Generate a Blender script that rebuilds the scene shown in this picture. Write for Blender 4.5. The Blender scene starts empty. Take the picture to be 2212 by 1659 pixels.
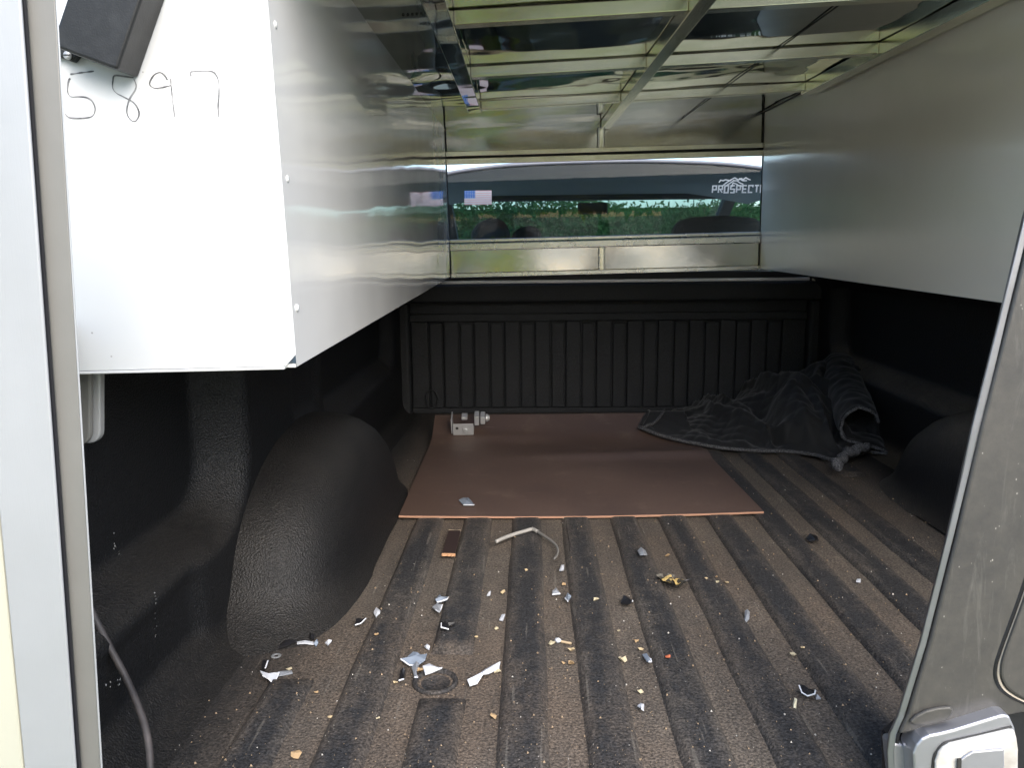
import bpy, bmesh, math, random
from mathutils import Vector, Matrix, Euler, noise
random.seed(7)
sc = bpy.context.scene
COL = sc.collection
rad = math.radians

# ------------------------------------------------------------------ camera
CAMP = Vector((0, 0, 0.617))
FPX, CX, CY = 1680.0, 1106.0, 829.5            # focal length and centre of the 2212 x 1659 view
CR = (Matrix.Rotation(rad(1.5), 3, 'Z') @ Matrix.Rotation(rad(90 - 9.46), 3, 'X')
      @ Matrix.Rotation(rad(-0.6), 3, 'Z'))
cam = bpy.data.cameras.new('camera')
cam.sensor_width = 36.0
cam.lens = 36.0 * FPX / 2212.0
cam.clip_start = 0.02
cam.clip_end = 2000.0
camo = bpy.data.objects.new('camera', cam)
camo.matrix_world = Matrix.Translation(CAMP) @ CR.to_4x4()
COL.objects.link(camo)
sc.camera = camo

# ------------------------------------------------------------------ world, sun, exposure
W = bpy.data.worlds.new('World')
sc.world = W
W.use_nodes = True
wn = W.node_tree.nodes
sky = wn.new('ShaderNodeTexSky')
sky.sky_type = 'NISHITA'
sky.sun_disc = False
sky.sun_elevation = rad(36)
sky.sun_rotation = rad(160)
sky.air_density = 1.0
sky.dust_density = 2.0
sky.ozone_density = 1.0
W.node_tree.links.new(sky.outputs[0], wn['Background'].inputs[0])
wn['Background'].inputs[1].default_value = 0.15
sun = bpy.data.lights.new('sun', 'SUN')
sun.energy = 1.35
sun.angle = rad(60)
sun.color = (1.0, 0.975, 0.945)
suno = bpy.data.objects.new('sun', sun)
# light comes from behind the camera (the open rear of the truck), high up, a little from the right
sd = Vector((math.sin(rad(160)) * math.cos(rad(36)), math.cos(rad(160)) * math.cos(rad(36)), math.sin(rad(36))))
suno.rotation_euler = sd.to_track_quat('Z', 'Y').to_euler()
COL.objects.link(suno)
sc.view_settings.view_transform = 'Standard'
sc.view_settings.look = 'None'
sc.view_settings.gamma = 1.0
sc.view_settings.use_curve_mapping = False
sc.view_settings.exposure = 1.8
sc.cycles.use_denoising = True
sc.cycles.max_bounces = 10
sc.cycles.diffuse_bounces = 5
sc.cycles.glossy_bounces = 6
sc.cycles.transparent_max_bounces = 16
sc.cycles.caustics_reflective = True
sc.cycles.sample_clamp_indirect = 6.0

# ------------------------------------------------------------------ helpers: places
def ray(x, y):
    return CR @ Vector(((x - CX) / FPX, -(y - CY) / FPX, -1.0))
def onz(x, y, z=0.0):
    d = ray(x, y); return CAMP + d * ((z - CAMP.z) / d.z)
def ony(x, y, Y):
    d = ray(x, y); return CAMP + d * (Y / d.y)
CAPO = Vector((-0.277, 0.9, 0.489))
CAPR = Matrix.Rotation(rad(0.7), 3, 'Z') @ Matrix.Rotation(rad(-0.9), 3, 'Y') @ Matrix.Rotation(rad(1.37), 3, 'X')
GT = 0.30                               # rear glass of the cab leans forward
def onglass(x, y, off=0.0):
    d = ray(x, y); t = (3.10 + off + GT * (CAMP.z - 0.45)) / (d.y - GT * d.z); return CAMP + d * t
def capy(x, y, v):                      # a point of the cap (its own axes) in its plane y = v
    d = CAPR.transposed() @ ray(x, y); o = CAPR.transposed() @ (CAMP - CAPO)
    return o + d * ((v - o.y) / d.y)

# ------------------------------------------------------------------ helpers: objects
def tag(o, label=None, cat=None, group=None, kind=None):
    if label: o['label'] = label
    if cat: o['category'] = cat
    if group: o['group'] = group
    if kind: o['kind'] = kind
    return o
def empty(name, loc=(0, 0, 0), rot=None):
    o = bpy.data.objects.new(name, None)
    o.location = loc
    if rot is not None: o.rotation_euler = rot
    COL.objects.link(o)
    return o
class MB:
    def __init__(s): s.v = []; s.f = []
    def add(s, vs, fs):
        n = len(s.v); s.v += [tuple(p) for p in vs]; s.f += [tuple(i + n for i in f) for f in fs]; return s
    def box(s, a, b):
        x0, y0, z0 = a; x1, y1, z1 = b
        return s.add([(x0, y0, z0), (x1, y0, z0), (x1, y1, z0), (x0, y1, z0), (x0, y0, z1), (x1, y0, z1), (x1, y1, z1), (x0, y1, z1)],
                     [(0, 3, 2, 1), (4, 5, 6, 7), (0, 1, 5, 4), (1, 2, 6, 5), (2, 3, 7, 6), (3, 0, 4, 7)])
    def prism(s, pts, off):
        n = len(pts); off = Vector(off)
        vs = [Vector(p) for p in pts] + [Vector(p) + off for p in pts]
        return s.add(vs, [tuple(range(n)), tuple(range(2 * n - 1, n - 1, -1))] + [(i, i + n, (i + 1) % n + n, (i + 1) % n) for i in range(n)])
    def grid(s, fn, nu, nv, closed=False):
        vs = [fn(i / nu, j / nv) for j in range(nv + 1) for i in range(nu + 1)]
        w = nu + 1
        return s.add(vs, [(j * w + i, j * w + i + 1, (j + 1) * w + i + 1, (j + 1) * w + i) for j in range(nv) for i in range(nu)])
    def tube(s, pts, r, n=8):
        pts = [Vector(p) for p in pts]; vs = []
        rr = r if isinstance(r, (list, tuple)) else [r] * len(pts)
        prev = None
        for i, p in enumerate(pts):
            t = (pts[min(i + 1, len(pts) - 1)] - pts[max(i - 1, 0)]).normalized()
            if prev is None:
                a = t.orthogonal().normalized()
            else:
                a = (prev - t * prev.dot(t)).normalized()
            prev = a; b = t.cross(a)
            for k in range(n):
                an = 2 * math.pi * k / n
                vs.append(p + (a * math.cos(an) + b * math.sin(an)) * rr[i])
        fs = [(i * n + k, i * n + (k + 1) % n, (i + 1) * n + (k + 1) % n, (i + 1) * n + k) for i in range(len(pts) - 1) for k in range(n)]
        fs += [tuple(range(n - 1, -1, -1)), tuple(range((len(pts) - 1) * n, len(pts) * n))]
        return s.add(vs, fs)
    def lathe(s, c, ax, prof, n=20):
        ax = Vector(ax).normalized(); a = ax.orthogonal().normalized(); b = ax.cross(a); c = Vector(c); vs = []
        for (r, h) in prof:
            for k in range(n):
                an = 2 * math.pi * k / n
                vs.append(c + ax * h + (a * math.cos(an) + b * math.sin(an)) * r)
        m = len(prof)
        return s.add(vs, [(i * n + k, i * n + (k + 1) % n, (i + 1) * n + (k + 1) % n, (i + 1) * n + k) for i in range(m - 1) for k in range(n)]
                     + [tuple(range(n - 1, -1, -1)), tuple(range((m - 1) * n, m * n))])
    def build(s, name, mat, parent=None, smooth=False, bevel=0.0, seg=2, fixn=True):
        me = bpy.data.meshes.new(name)
        me.from_pydata(s.v, [], s.f); me.validate()
        if fixn:
            bm = bmesh.new(); bm.from_mesh(me); bmesh.ops.recalc_face_normals(bm, faces=bm.faces); bm.to_mesh(me); bm.free()
        o = bpy.data.objects.new(name, me)
        me.materials.append(mat)
        if smooth:
            for p in me.polygons: p.use_smooth = True
        if bevel:
            m = o.modifiers.new('bevel', 'BEVEL'); m.width = bevel; m.segments = seg; m.limit_method = 'ANGLE'; m.angle_limit = rad(30)
            m.harden_normals = False
        COL.objects.link(o)
        if parent is not None: o.parent = parent
        return o
def catmull(p, n=8):
    p = [Vector(q) for q in p]; out = []
    for i in range(len(p) - 1):
        a, b, c, d = p[max(i - 1, 0)], p[i], p[i + 1], p[min(i + 2, len(p) - 1)]
        for k in range(n):
            t = k / n
            out.append(0.5 * ((2 * b) + (c - a) * t + (2 * a - 5 * b + 4 * c - d) * t * t + (3 * b - 3 * c + d - a) * t ** 3))
    out.append(p[-1]); return out
def ribbon(mb, pts, w, nrm, thick):
    """a flat stroke of width w along pts, lying on the plane with normal nrm"""
    pts = [Vector(p) for p in pts]; nrm = Vector(nrm); L = []; R_ = []
    for i, p in enumerate(pts):
        t = Vector((0, 0, 0))
        if i > 0: t += (p - pts[i - 1]).normalized()
        if i < len(pts) - 1: t += (pts[i + 1] - p).normalized()
        t = t.normalized(); s = t.cross(nrm).normalized()
        k = 1.0
        if 0 < i < len(pts) - 1:
            c = t.dot((pts[i + 1] - p).normalized()); k = min(1.0 / max(c, 0.4), 1.8)
        ww = w(i / (len(pts) - 1)) if callable(w) else w
        L.append(p + s * ww * k / 2 + nrm * thick); R_.append(p - s * ww * k / 2 + nrm * thick)
    n = len(pts)
    mb.add(L + R_, [(i, i + 1, n + i + 1, n + i) for i in range(n - 1)])
def sstep(a, b, x):
    t = min(1, max(0, (x - a) / (b - a))); return t * t * (3 - 2 * t)

# ------------------------------------------------------------------ materials
class NT:
    def __init__(s, name):
        s.m = bpy.data.materials.new(name); s.m.use_nodes = True
        s.t = s.m.node_tree; s.b = s.t.nodes['Principled BSDF']; s.out = s.t.nodes['Material Output']
        s.co = s.t.nodes.new('ShaderNodeTexCoord').outputs['Object']
    def n(s, typ, **kw):
        nd = s.t.nodes.new(typ)
        for k, v in kw.items():
            if k[0] == '_': setattr(nd, k[1:], v)
            else: s.set(nd.inputs[k.replace('__', ' ')], v)
        return nd
    def set(s, inp, v):
        if isinstance(v, bpy.types.NodeSocket): s.t.links.new(v, inp)
        elif isinstance(v, (tuple, list)) and len(v) == 3 and inp.type == 'RGBA': inp.default_value = (*v, 1)
        else: inp.default_value = v
    def noise(s, scale, detail=4, rough=0.55, vec=None, dist=0.0):
        return s.n('ShaderNodeTexNoise', Vector=vec or s.co, Scale=scale, Detail=detail, Roughness=rough, Distortion=dist).outputs['Fac']
    def vor(s, scale, vec=None, out='Distance', feat='F1'):
        return s.n('ShaderNodeTexVoronoi', _feature=feat, Vector=vec or s.co, Scale=scale).outputs[out]
    def ramp(s, f, *stops):
        r = s.n('ShaderNodeValToRGB', Fac=f); e = r.color_ramp.elements
        while len(e) < len(stops): e.new(0.5)
        for el, (p, c) in zip(e, stops):
            el.position = p
            el.color = (*c, 1) if isinstance(c, (tuple, list)) else (c, c, c, 1)
        return r.outputs['Color']
    def mix(s, f, a, b, typ='MIX'):
        m = s.n('ShaderNodeMix', _data_type='RGBA', _blend_type=typ)
        s.set(m.inputs[0], f); s.set(m.inputs[6], a); s.set(m.inputs[7], b); return m.outputs[2]
    def math(s, op, a, b=0.0):
        m = s.n('ShaderNodeMath', _operation=op); s.set(m.inputs[0], a); s.set(m.inputs[1], b); return m.outputs[0]
    def mapping(s, scale=(1, 1, 1), rot=(0, 0, 0)):
        return s.n('ShaderNodeMapping', Vector=s.co, Scale=scale, Rotation=rot).outputs[0]
    def bump(s, h, strength=0.3, dist=0.002, nrm=None):
        b = s.n('ShaderNodeBump', Height=h, Strength=strength, Distance=dist)
        if nrm is not None: s.set(b.inputs['Normal'], nrm)
        return b.outputs[0]
    def done(s, **kw):
        for k, v in kw.items(): s.set(s.b.inputs[k.replace('__', ' ')], v)
        return s.m
def plain(name, col, rough=0.5, metal=0.0, **kw):
    t = NT(name); return t.done(Base__Color=col, Roughness=rough, Metallic=metal, **kw)

def liner_mat(name, dark, dust, amount, rough=0.62, up=True):
    """sprayed bed liner: pebbled black skin, dust lying on what faces up, scuffs"""
    t = NT(name)
    big = t.noise(5.0, 5, 0.6); mid = t.noise(38.0, 4, 0.6); fine = t.noise(330.0, 3, 0.6)
    peb = t.vor(340.0)
    d = t.math('ADD', t.math('MULTIPLY', big, 0.9), t.math('MULTIPLY', mid, 0.5))
    f = t.ramp(d, (0.50, 0.0), (0.88, 1.0))
    if up:
        nz = t.n('ShaderNodeSeparateXYZ', Vector=t.n('ShaderNodeNewGeometry').outputs['Normal']).outputs['Z']
        f = t.math('MULTIPLY', t.math('ADD', t.math('MULTIPLY', f, 0.55), 0.45), t.ramp(nz, (0.18, 0.03), (0.70, 1.0)))
    f = t.math('MULTIPLY', f, amount)
    grain = t.ramp(fine, (0.42, 0.55), (0.62, 1.3))
    c = t.mix(f, dark, dust)
    c = t.mix(0.85, c, grain, 'MULTIPLY')
    h = t.math('ADD', t.math('MULTIPLY', peb, 0.9), t.math('MULTIPLY', t.noise(230.0, 3), 0.8))
    return t.done(Base__Color=c, Roughness=rough, Specular__IOR__Level=0.30, Normal=t.bump(h, 0.7, 0.0018))
M = {}
M['liner'] = liner_mat('bed_liner', (0.0085, 0.009, 0.0102), (0.070, 0.061, 0.050), 0.26, 0.5)
M['liner_right'] = liner_mat('bed_liner_right_dusty_lifted', (0.013, 0.0135, 0.015), (0.125, 0.104, 0.080), 0.9, 0.5)  # more dust, plus a lightened base standing in for missing ambient light
M['bulk'] = liner_mat('bulkhead_liner', (0.021, 0.0225, 0.0255), (0.05, 0.05, 0.049), 0.3, 0.5)

def floor_mat(name, base, dust, lo, hi, rim=False):
    t = NT(name)
    st = t.mapping((9, 1.6, 9)); stn = t.noise(2.2, 5, 0.6, st); big = t.noise(3.1, 4, 0.6); mid = t.noise(45, 4, 0.65)
    fine = t.noise(260, 3, 0.75)
    d = t.math('ADD', t.math('ADD', t.math('MULTIPLY', stn, 0.5), t.math('MULTIPLY', big, 0.3)), t.math('MULTIPLY', mid, 0.35))
    if rim: d = t.math('ADD', d, t.math('MULTIPLY', t.n('ShaderNodeAttribute', _attribute_name='rim').outputs['Fac'], 0.13))
    f = t.ramp(d, (lo, 0.0), (hi, 1.0))
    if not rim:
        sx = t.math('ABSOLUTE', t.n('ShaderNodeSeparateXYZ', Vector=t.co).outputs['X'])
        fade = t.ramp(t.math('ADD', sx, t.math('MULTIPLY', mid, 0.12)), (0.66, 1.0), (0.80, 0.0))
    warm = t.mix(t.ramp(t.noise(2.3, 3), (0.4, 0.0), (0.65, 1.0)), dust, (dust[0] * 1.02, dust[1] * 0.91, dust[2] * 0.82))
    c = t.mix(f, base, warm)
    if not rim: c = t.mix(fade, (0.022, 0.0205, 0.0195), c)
    spk = t.ramp(t.vor(230, out='Distance'), (0.06, 1.0), (0.12, 0.0))
    on = t.ramp(t.noise(60, 2), (0.58, 0.0), (0.66, 1.0))
    c = t.mix(t.math('MULTIPLY', t.math('MULTIPLY', spk, on), 0.55), c, (0.42, 0.38, 0.31))
    c = t.mix(0.9, c, t.ramp(fine, (0.38, 0.30), (0.64, 1.65)), 'MULTIPLY')
    scr = t.ramp(t.noise(14, 2, 0.5, t.mapping((9, 0.5, 1), (0, 0, 0.25))), (0.68, 0.0), (0.72, 1.0))
    c = t.mix(t.math('MULTIPLY', scr, 0.25), c, (0.22, 0.2, 0.17))
    h = t.math('ADD', t.math('MULTIPLY', t.vor(250), 0.7), t.math('MULTIPLY', fine, 0.7))
    return t.done(Base__Color=c, Roughness=0.72, Specular__IOR__Level=0.4, Normal=t.bump(h, 0.7, 0.002))
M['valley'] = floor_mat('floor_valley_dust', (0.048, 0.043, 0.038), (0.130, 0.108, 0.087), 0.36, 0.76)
M['rib'] = floor_mat('floor_rib_worn', (0.023, 0.023, 0.0245), (0.110, 0.095, 0.079), 0.55, 0.92, True)

def paint_white():
    t = NT('white_gloss_paint')
    sp = t.ramp(t.vor(70), (0.06, 1.0), (0.10, 0.0)); on = t.ramp(t.noise(11, 2), (0.56, 0.0), (0.62, 1.0))
    c = t.mix(t.ramp(t.noise(3, 4), (0.3, 0.0), (0.7, 1.0)), (0.56, 0.57, 0.57), (0.62, 0.63, 0.63))
    c = t.mix(t.math('MULTIPLY', t.math('MULTIPLY', sp, on), 0.6), c, (0.16, 0.15, 0.14))
    return t.done(Base__Color=c, Roughness=0.22, Specular__IOR__Level=0.5, Normal=t.bump(t.noise(2.4, 3), 0.25, 0.02))
M['white'] = paint_white()
def wall_sheet(name, col, rough, wav, coat=0.6):
    t = NT(name)
    scr = t.ramp(t.noise(6, 3, 0.6, t.mapping((40, 40, 1.2))), (0.66, 0.0), (0.74, 1.0))
    dirt = t.ramp(t.noise(3.5, 5, 0.65), (0.45, 0.0), (0.75, 1.0))
    c = t.mix(t.math('MULTIPLY', dirt, 0.14), col, (col[0] * 0.72, col[1] * 0.70, col[2] * 0.64))
    c = t.mix(t.math('MULTIPLY', scr, 0.07), c, (0.2, 0.19, 0.17))
    r = t.math('ADD', t.math('MULTIPLY', t.noise(9, 4), 0.05), rough)
    return t.done(Base__Color=c, Roughness=r, Specular__IOR__Level=0.5, Coat__Weight=coat, Coat__Roughness=rough * 0.6,
                  Normal=t.bump(t.noise(1.7, 2, vec=t.mapping((1, 1.2, 2.2))), 0.35, wav), Coat__Normal=t.bump(t.noise(1.7, 2, vec=t.mapping((1, 1.2, 2.2))), 0.35, wav))
M['inner_white'] = wall_sheet('cap_inner_wall_paint', (0.74, 0.74, 0.73), 0.06, 0.012, 0.45)
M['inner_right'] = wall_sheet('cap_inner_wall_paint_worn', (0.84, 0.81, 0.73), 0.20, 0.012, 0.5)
def metal(name, col, rough, wave=0.0, wscale=2.0, brush=None, dirt=0.3, bs=0.06, met=1.0):
    t = NT(name)
    g = t.noise(5, 5, 0.65)
    c = t.mix(t.math('MULTIPLY', t.ramp(g, (0.4, 0.0), (0.75, 1.0)), dirt), col, (col[0] * 0.5, col[1] * 0.48, col[2] * 0.42))
    r = t.math('ADD', t.math('MULTIPLY', t.noise(13, 4), rough * 0.7), rough * 0.65)
    nrm = None
    if wave: nrm = t.bump(t.noise(wscale, 2, 0.4), 1.0, wave)
    if brush:
        b = t.bump(t.noise(30, 3, 0.6, t.mapping(brush)), bs, 0.001)
        nrm = b if nrm is None else t.bump(t.noise(30, 3, 0.6, t.mapping(brush)), bs, 0.001, nrm)
    kw = {'Normal': nrm} if nrm is not None else {}
    return t.done(Base__Color=c, Metallic=met, Roughness=r, **kw)
M['mirror'] = metal('roof_sheet_polished_aluminium', (0.52, 0.51, 0.455), 0.04, 0.010, 3.2, None, 0.35)
M['front_sheet'] = metal('front_sheet_mill_aluminium', (0.60, 0.58, 0.52), 0.10, 0.006, 2.4, (1.5, 1, 60), 0.3)
M['bar'] = metal('crossbar_aluminium', (0.90, 0.87, 0.70), 0.17, 0.0, 2, (1.2, 60, 60), 0.25)
M['sill'] = metal('window_sill_aluminium', (0.80, 0.79, 0.76), 0.26, 0.0, 2, (1.2, 60, 60), 0.25)
M['door_alu'] = metal('door_extrusion_aluminium', (0.35, 0.362, 0.375), 0.5, 0.0, 2, (80, 80, 1.0), 0.15, 0.12, 0.3)
M['door_alu_dull'] = metal('door_extrusion_dull', (0.20, 0.197, 0.185), 0.5, 0.0, 2, (60, 60, 1.4), 0.3, 0.10, 0.3)
M['galv'] = metal('zinc_plated_steel', (0.46, 0.465, 0.47), 0.40, 0.0, 2, None, 0.3, 0.06, 0.35)
M['cream'] = plain('cream_paint', (0.42, 0.415, 0.34), 0.4)
M['rubber'] = plain('black_rubber_seal', (0.012, 0.012, 0.016), 0.55)
M['blackplastic'] = (lambda t: t.done(Base__Color=t.mix(t.ramp(t.noise(60, 4), (0.45, 0.0), (0.8, 1.0)), (0.005, 0.0055, 0.006), (0.016, 0.017, 0.018)),
                                     Roughness=0.42, Normal=t.bump(t.noise(600, 2), 0.25, 0.0006)))(NT('black_plastic_case'))
M['ink'] = (lambda t: t.done(Base__Color=t.mix(t.ramp(t.noise(90, 3), (0.4, 0.0), (0.7, 1.0)), (0.07, 0.07, 0.075), (0.30, 0.30, 0.30)), Roughness=0.5))(NT('marker_ink'))
M['seam'] = plain('dark_seam', (0.02, 0.02, 0.018), 0.6)
def glass(name, tint, gloss=0.9, k=1.7, dirty=1.0):
    t = NT(name)
    tr = t.n('ShaderNodeBsdfTransparent', Color=tint); gl = t.n('ShaderNodeBsdfGlossy', Color=(gloss, gloss, gloss), Roughness=0.01)
    fr = t.n('ShaderNodeFresnel', IOR=t.math('SUBTRACT', 1.5, t.math('MULTIPLY', t.n('ShaderNodeNewGeometry').outputs['Backfacing'], 0.8333)))
    dirt = t.n('ShaderNodeBsdfDiffuse', Color=(0.5, 0.5, 0.48))
    df = t.math('MULTIPLY', t.ramp(t.noise(7, 5, 0.7), (0.45, 0.0), (0.8, 1.0)), 0.06)
    df = t.math('ADD', df, t.math('MULTIPLY', t.ramp(t.noise(5, 3, 0.6, t.mapping((38, 38, 2.2), (0, 0.25, 0))), (0.68, 0.0), (0.76, 1.0)), 0.16))
    df = t.math('MULTIPLY', df, dirty)
    m1 = t.n('ShaderNodeMixShader'); t.set(m1.inputs[0], t.math('MULTIPLY', fr.outputs[0], k)); t.set(m1.inputs[1], tr.outputs[0]); t.set(m1.inputs[2], gl.outputs[0])
    m2 = t.n('ShaderNodeMixShader'); t.set(m2.inputs[0], df); t.set(m2.inputs[1], m1.outputs[0]); t.set(m2.inputs[2], dirt.outputs[0])
    t.set(t.out.inputs[0], m2.outputs[0]); return t.m
M['glass'] = glass('cap_window_glass', (0.84, 0.89, 0.92), 0.9, 0.55)
M['cabglass'] = glass('tinted_cab_glass', (0.46, 0.55, 0.56), 0.9, 0.22, 0.35)
M['windshield'] = glass('windshield_glass', (0.56, 0.66, 0.66), 0.9, 0.9)
def decal(name, col, tr=0.5):
    t = NT(name)
    a = t.n('ShaderNodeBsdfDiffuse', Color=col); b = t.n('ShaderNodeBsdfTranslucent', Color=col)
    m = t.n('ShaderNodeMixShader', Fac=tr); t.set(m.inputs[1], a.outputs[0]); t.set(m.inputs[2], b.outputs[0]); t.set(t.out.inputs[0], m.outputs[0]); return t.m
M['decal_white'] = decal('white_vinyl', (0.93, 0.93, 0.93))
M['flag_red'] = decal('flag_red_stripe', (0.95, 0.70, 0.72))
M['flag_blue'] = decal('flag_blue_field', (0.14, 0.32, 0.75))
def hardboard():
    t = NT('tempered_hardboard')
    g = t.noise(160, 5, 0.7); b = t.noise(2.2, 5, 0.6)
    c = t.mix(t.ramp(b, (0.3, 0.0), (0.7, 1.0)), (0.082, 0.052, 0.040), (0.114, 0.075, 0.058))
    c = t.mix(0.5, c, t.ramp(g, (0.3, 0.72), (0.7, 1.22)), 'MULTIPLY')
    st_ = t.ramp(t.noise(3.4, 5, 0.7, None, 0.6), (0.48, 0.0), (0.60, 1.0)); c = t.mix(t.math('MULTIPLY', st_, 0.35), c, (0.060, 0.040, 0.033))
    du = t.ramp(t.noise(9, 5, 0.7), (0.56, 0.0), (0.8, 1.0)); c = t.mix(t.math('MULTIPLY', du, 0.3), c, (0.30, 0.23, 0.18))
    scr = t.ramp(t.noise(9, 2, 0.5, t.mapping((1, 14, 1), (0, 0, 0.6))), (0.70, 0.0), (0.73, 1.0)); c = t.mix(t.math('MULTIPLY', scr, 0.25), c, (0.4, 0.3, 0.24))
    return t.done(Base__Color=c, Roughness=t.math('ADD', t.math('MULTIPLY', b, 0.25), 0.34), Specular__IOR__Level=0.5, Normal=t.bump(g, 0.08, 0.001))
M['hardboard'] = hardboard()
M['hardboard_edge'] = plain('hardboard_cut_edge', (0.36, 0.20, 0.13), 0.8)
def fabric():
    t = NT('quilted_black_fabric')
    q = t.n('ShaderNodeTexWave', _wave_type='BANDS', _bands_direction='DIAGONAL', Vector=t.co, Scale=9.0, Distortion=3.0).outputs['Fac']
    q2 = t.n('ShaderNodeTexWave', _wave_type='BANDS', _bands_direction='X', Vector=t.co, Scale=14.0, Distortion=2.0).outputs['Fac']
    w = t.noise(900, 2, 0.6)
    h = t.math('ADD', t.math('ADD', t.math('MULTIPLY', q, 0.6), t.math('MULTIPLY', q2, 0.35)), t.math('MULTIPLY', w, 0.12))
    lint = t.ramp(t.noise(160, 3, 0.7), (0.64, 0.0), (0.74, 1.0))
    c = t.mix(t.math('MULTIPLY', lint, 0.35), (0.0075, 0.0075, 0.008), (0.07, 0.07, 0.069))
    return t.done(Base__Color=c, Roughness=0.75, Sheen__Weight=0.14, Sheen__Roughness=0.4, Normal=t.bump(h, 0.3, 0.003))
M['fabric'] = fabric()
M['binding'] = (lambda t: t.done(Base__Color=t.mix(t.ramp(t.noise(220, 3), (0.4, 0.0), (0.7, 1.0)), (0.03, 0.03, 0.034), (0.14, 0.14, 0.145)), Roughness=0.8, Normal=t.bump(t.noise(400, 2), 0.8, 0.003)))(NT('woven_binding'))
M['lint'] = (lambda t: t.done(Base__Color=t.mix(t.ramp(t.noise(260, 3), (0.4, 0.0), (0.7, 1.0)), (0.05, 0.05, 0.055), (0.24, 0.24, 0.25)), Roughness=0.9, Normal=t.bump(t.noise(500, 2), 1.0, 0.004)))(NT('frayed_edge'))
def dusty_paint():
    t = NT('dusty_dark_paint')
    dust = t.math('ADD', t.math('MULTIPLY', t.noise(6, 5, 0.65), 0.75), t.math('MULTIPLY', t.noise(70, 4, 0.65), 0.35))
    f = t.ramp(dust, (0.34, 0.0), (0.75, 1.0))
    c = t.mix(f, (0.024, 0.024, 0.024), (0.064, 0.060, 0.052))
    wipe = t.ramp(t.noise(5, 4, 0.7, t.mapping((10, 10, 1.5), (0, 0.9, 0)), 1.5), (0.55, 0.0), (0.72, 1.0))
    c = t.mix(t.math('MULTIPLY', wipe, 0.3), c, (0.13, 0.126, 0.112))
    sp = t.ramp(t.vor(150, t.n('ShaderNodeMapping', Vector=t.co, Scale=(1.3, 1, 0.8), Rotation=(0, 0.4, 0)).outputs[0]), (0.08, 1.0), (0.17, 0.0)); on = t.ramp(t.noise(70, 2), (0.60, 0.0), (0.64, 1.0))
    c = t.mix(t.math('MULTIPLY', t.math('MULTIPLY', sp, on), t.math('MULTIPLY', t.noise(190, 2), 0.9)), c, (0.42, 0.41, 0.36))
    return t.done(Base__Color=c, Roughness=0.48, Coat__Weight=0.25, Coat__Roughness=0.25, Normal=t.bump(t.noise(240, 3), 0.1, 0.001))
M['dusty'] = dusty_paint()
M['flange'] = metal('painted_flange_edge', (0.40, 0.41, 0.45), 0.35, 0.0, 2, None, 0.4)
M['blackpaint'] = plain('glossy_black_paint', (0.012, 0.012, 0.014), 0.25)
M['tan'] = plain('tan_rubber_bead', (0.42, 0.37, 0.30), 0.5)
M['latchgrey'] = metal('cast_latch_grey', (0.46, 0.47, 0.51), 0.5, 0.0, 2, None, 0.3)
M['latchwhite'] = (lambda t: t.done(Base__Color=t.mix(t.ramp(t.noise(30, 4), (0.4, 0.0), (0.8, 1.0)), (0.50, 0.49, 0.46), (0.24, 0.22, 0.19)), Roughness=0.4))(NT('latch_white_plastic'))
M['headliner'] = plain('headliner', (0.24, 0.29, 0.33), 0.9)
M['cabdark'] = plain('cab_dark_trim', (0.03, 0.03, 0.032), 0.7)
M['seat'] = plain('seat_cloth', (0.035, 0.034, 0.033), 0.85)
M['cabpaint'] = plain('cab_grey_paint', (0.30, 0.30, 0.31), 0.3, Coat__Weight=0.5)
M['trim'] = plain('pale_roof_trim', (0.24, 0.235, 0.26), 0.4)
def grassy():
    t = NT('mown_grass_and_gravel')
    f = t.ramp(t.noise(0.12, 5), (0.50, 0.0), (0.62, 1.0))
    c = t.mix(f, t.ramp(t.noise(40, 4), (0.3, (0.26, 0.25, 0.23)), (0.7, (0.42, 0.41, 0.38))), t.ramp(t.noise(9, 4), (0.3, (0.05, 0.085, 0.02)), (0.7, (0.13, 0.17, 0.04))))
    return t.done(Base__Color=c, Roughness=0.9)
M['ground'] = grassy()
def leafm(name, a, b):
    t = NT(name); t.co = t.n('ShaderNodeNewGeometry').outputs['Position']
    c = t.mix(t.ramp(t.noise(1.3, 3), (0.35, 0.0), (0.65, 1.0)), a, b); tr = t.n('ShaderNodeBsdfTranslucent', Color=c); df = t.n('ShaderNodeBsdfDiffuse', Color=c); mx = t.n('ShaderNodeMixShader', Fac=0.55)
    t.set(mx.inputs[1], df.outputs[0]); t.set(mx.inputs[2], tr.outputs[0]); t.set(t.out.inputs[0], mx.outputs[0]); return t.m
M['leaf'] = leafm('hedge_leaves', (0.035, 0.10, 0.045), (0.07, 0.15, 0.06))
M['leaf2'] = leafm('tree_leaves', (0.38, 0.44, 0.03), (0.60, 0.56, 0.06))
M['bark'] = plain('bark', (0.09, 0.07, 0.05), 0.9)
M['cord'] = (lambda t: t.done(Base__Color=t.mix(t.ramp(t.noise(30, 3), (0.35, 0.0), (0.7, 1.0)), (0.030, 0.026, 0.026), (0.085, 0.072, 0.068)), Roughness=0.6))(NT('dusty_black_cable'))

# ------------------------------------------------------------------ ground
g = MB(); g.add([(-900, -900, -0.85), (900, -900, -0.85), (900, 900, -0.85), (-900, 900, -0.85)], [(0, 1, 2, 3)])
tag(g.build('ground', M['ground']), kind='structure')

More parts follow.
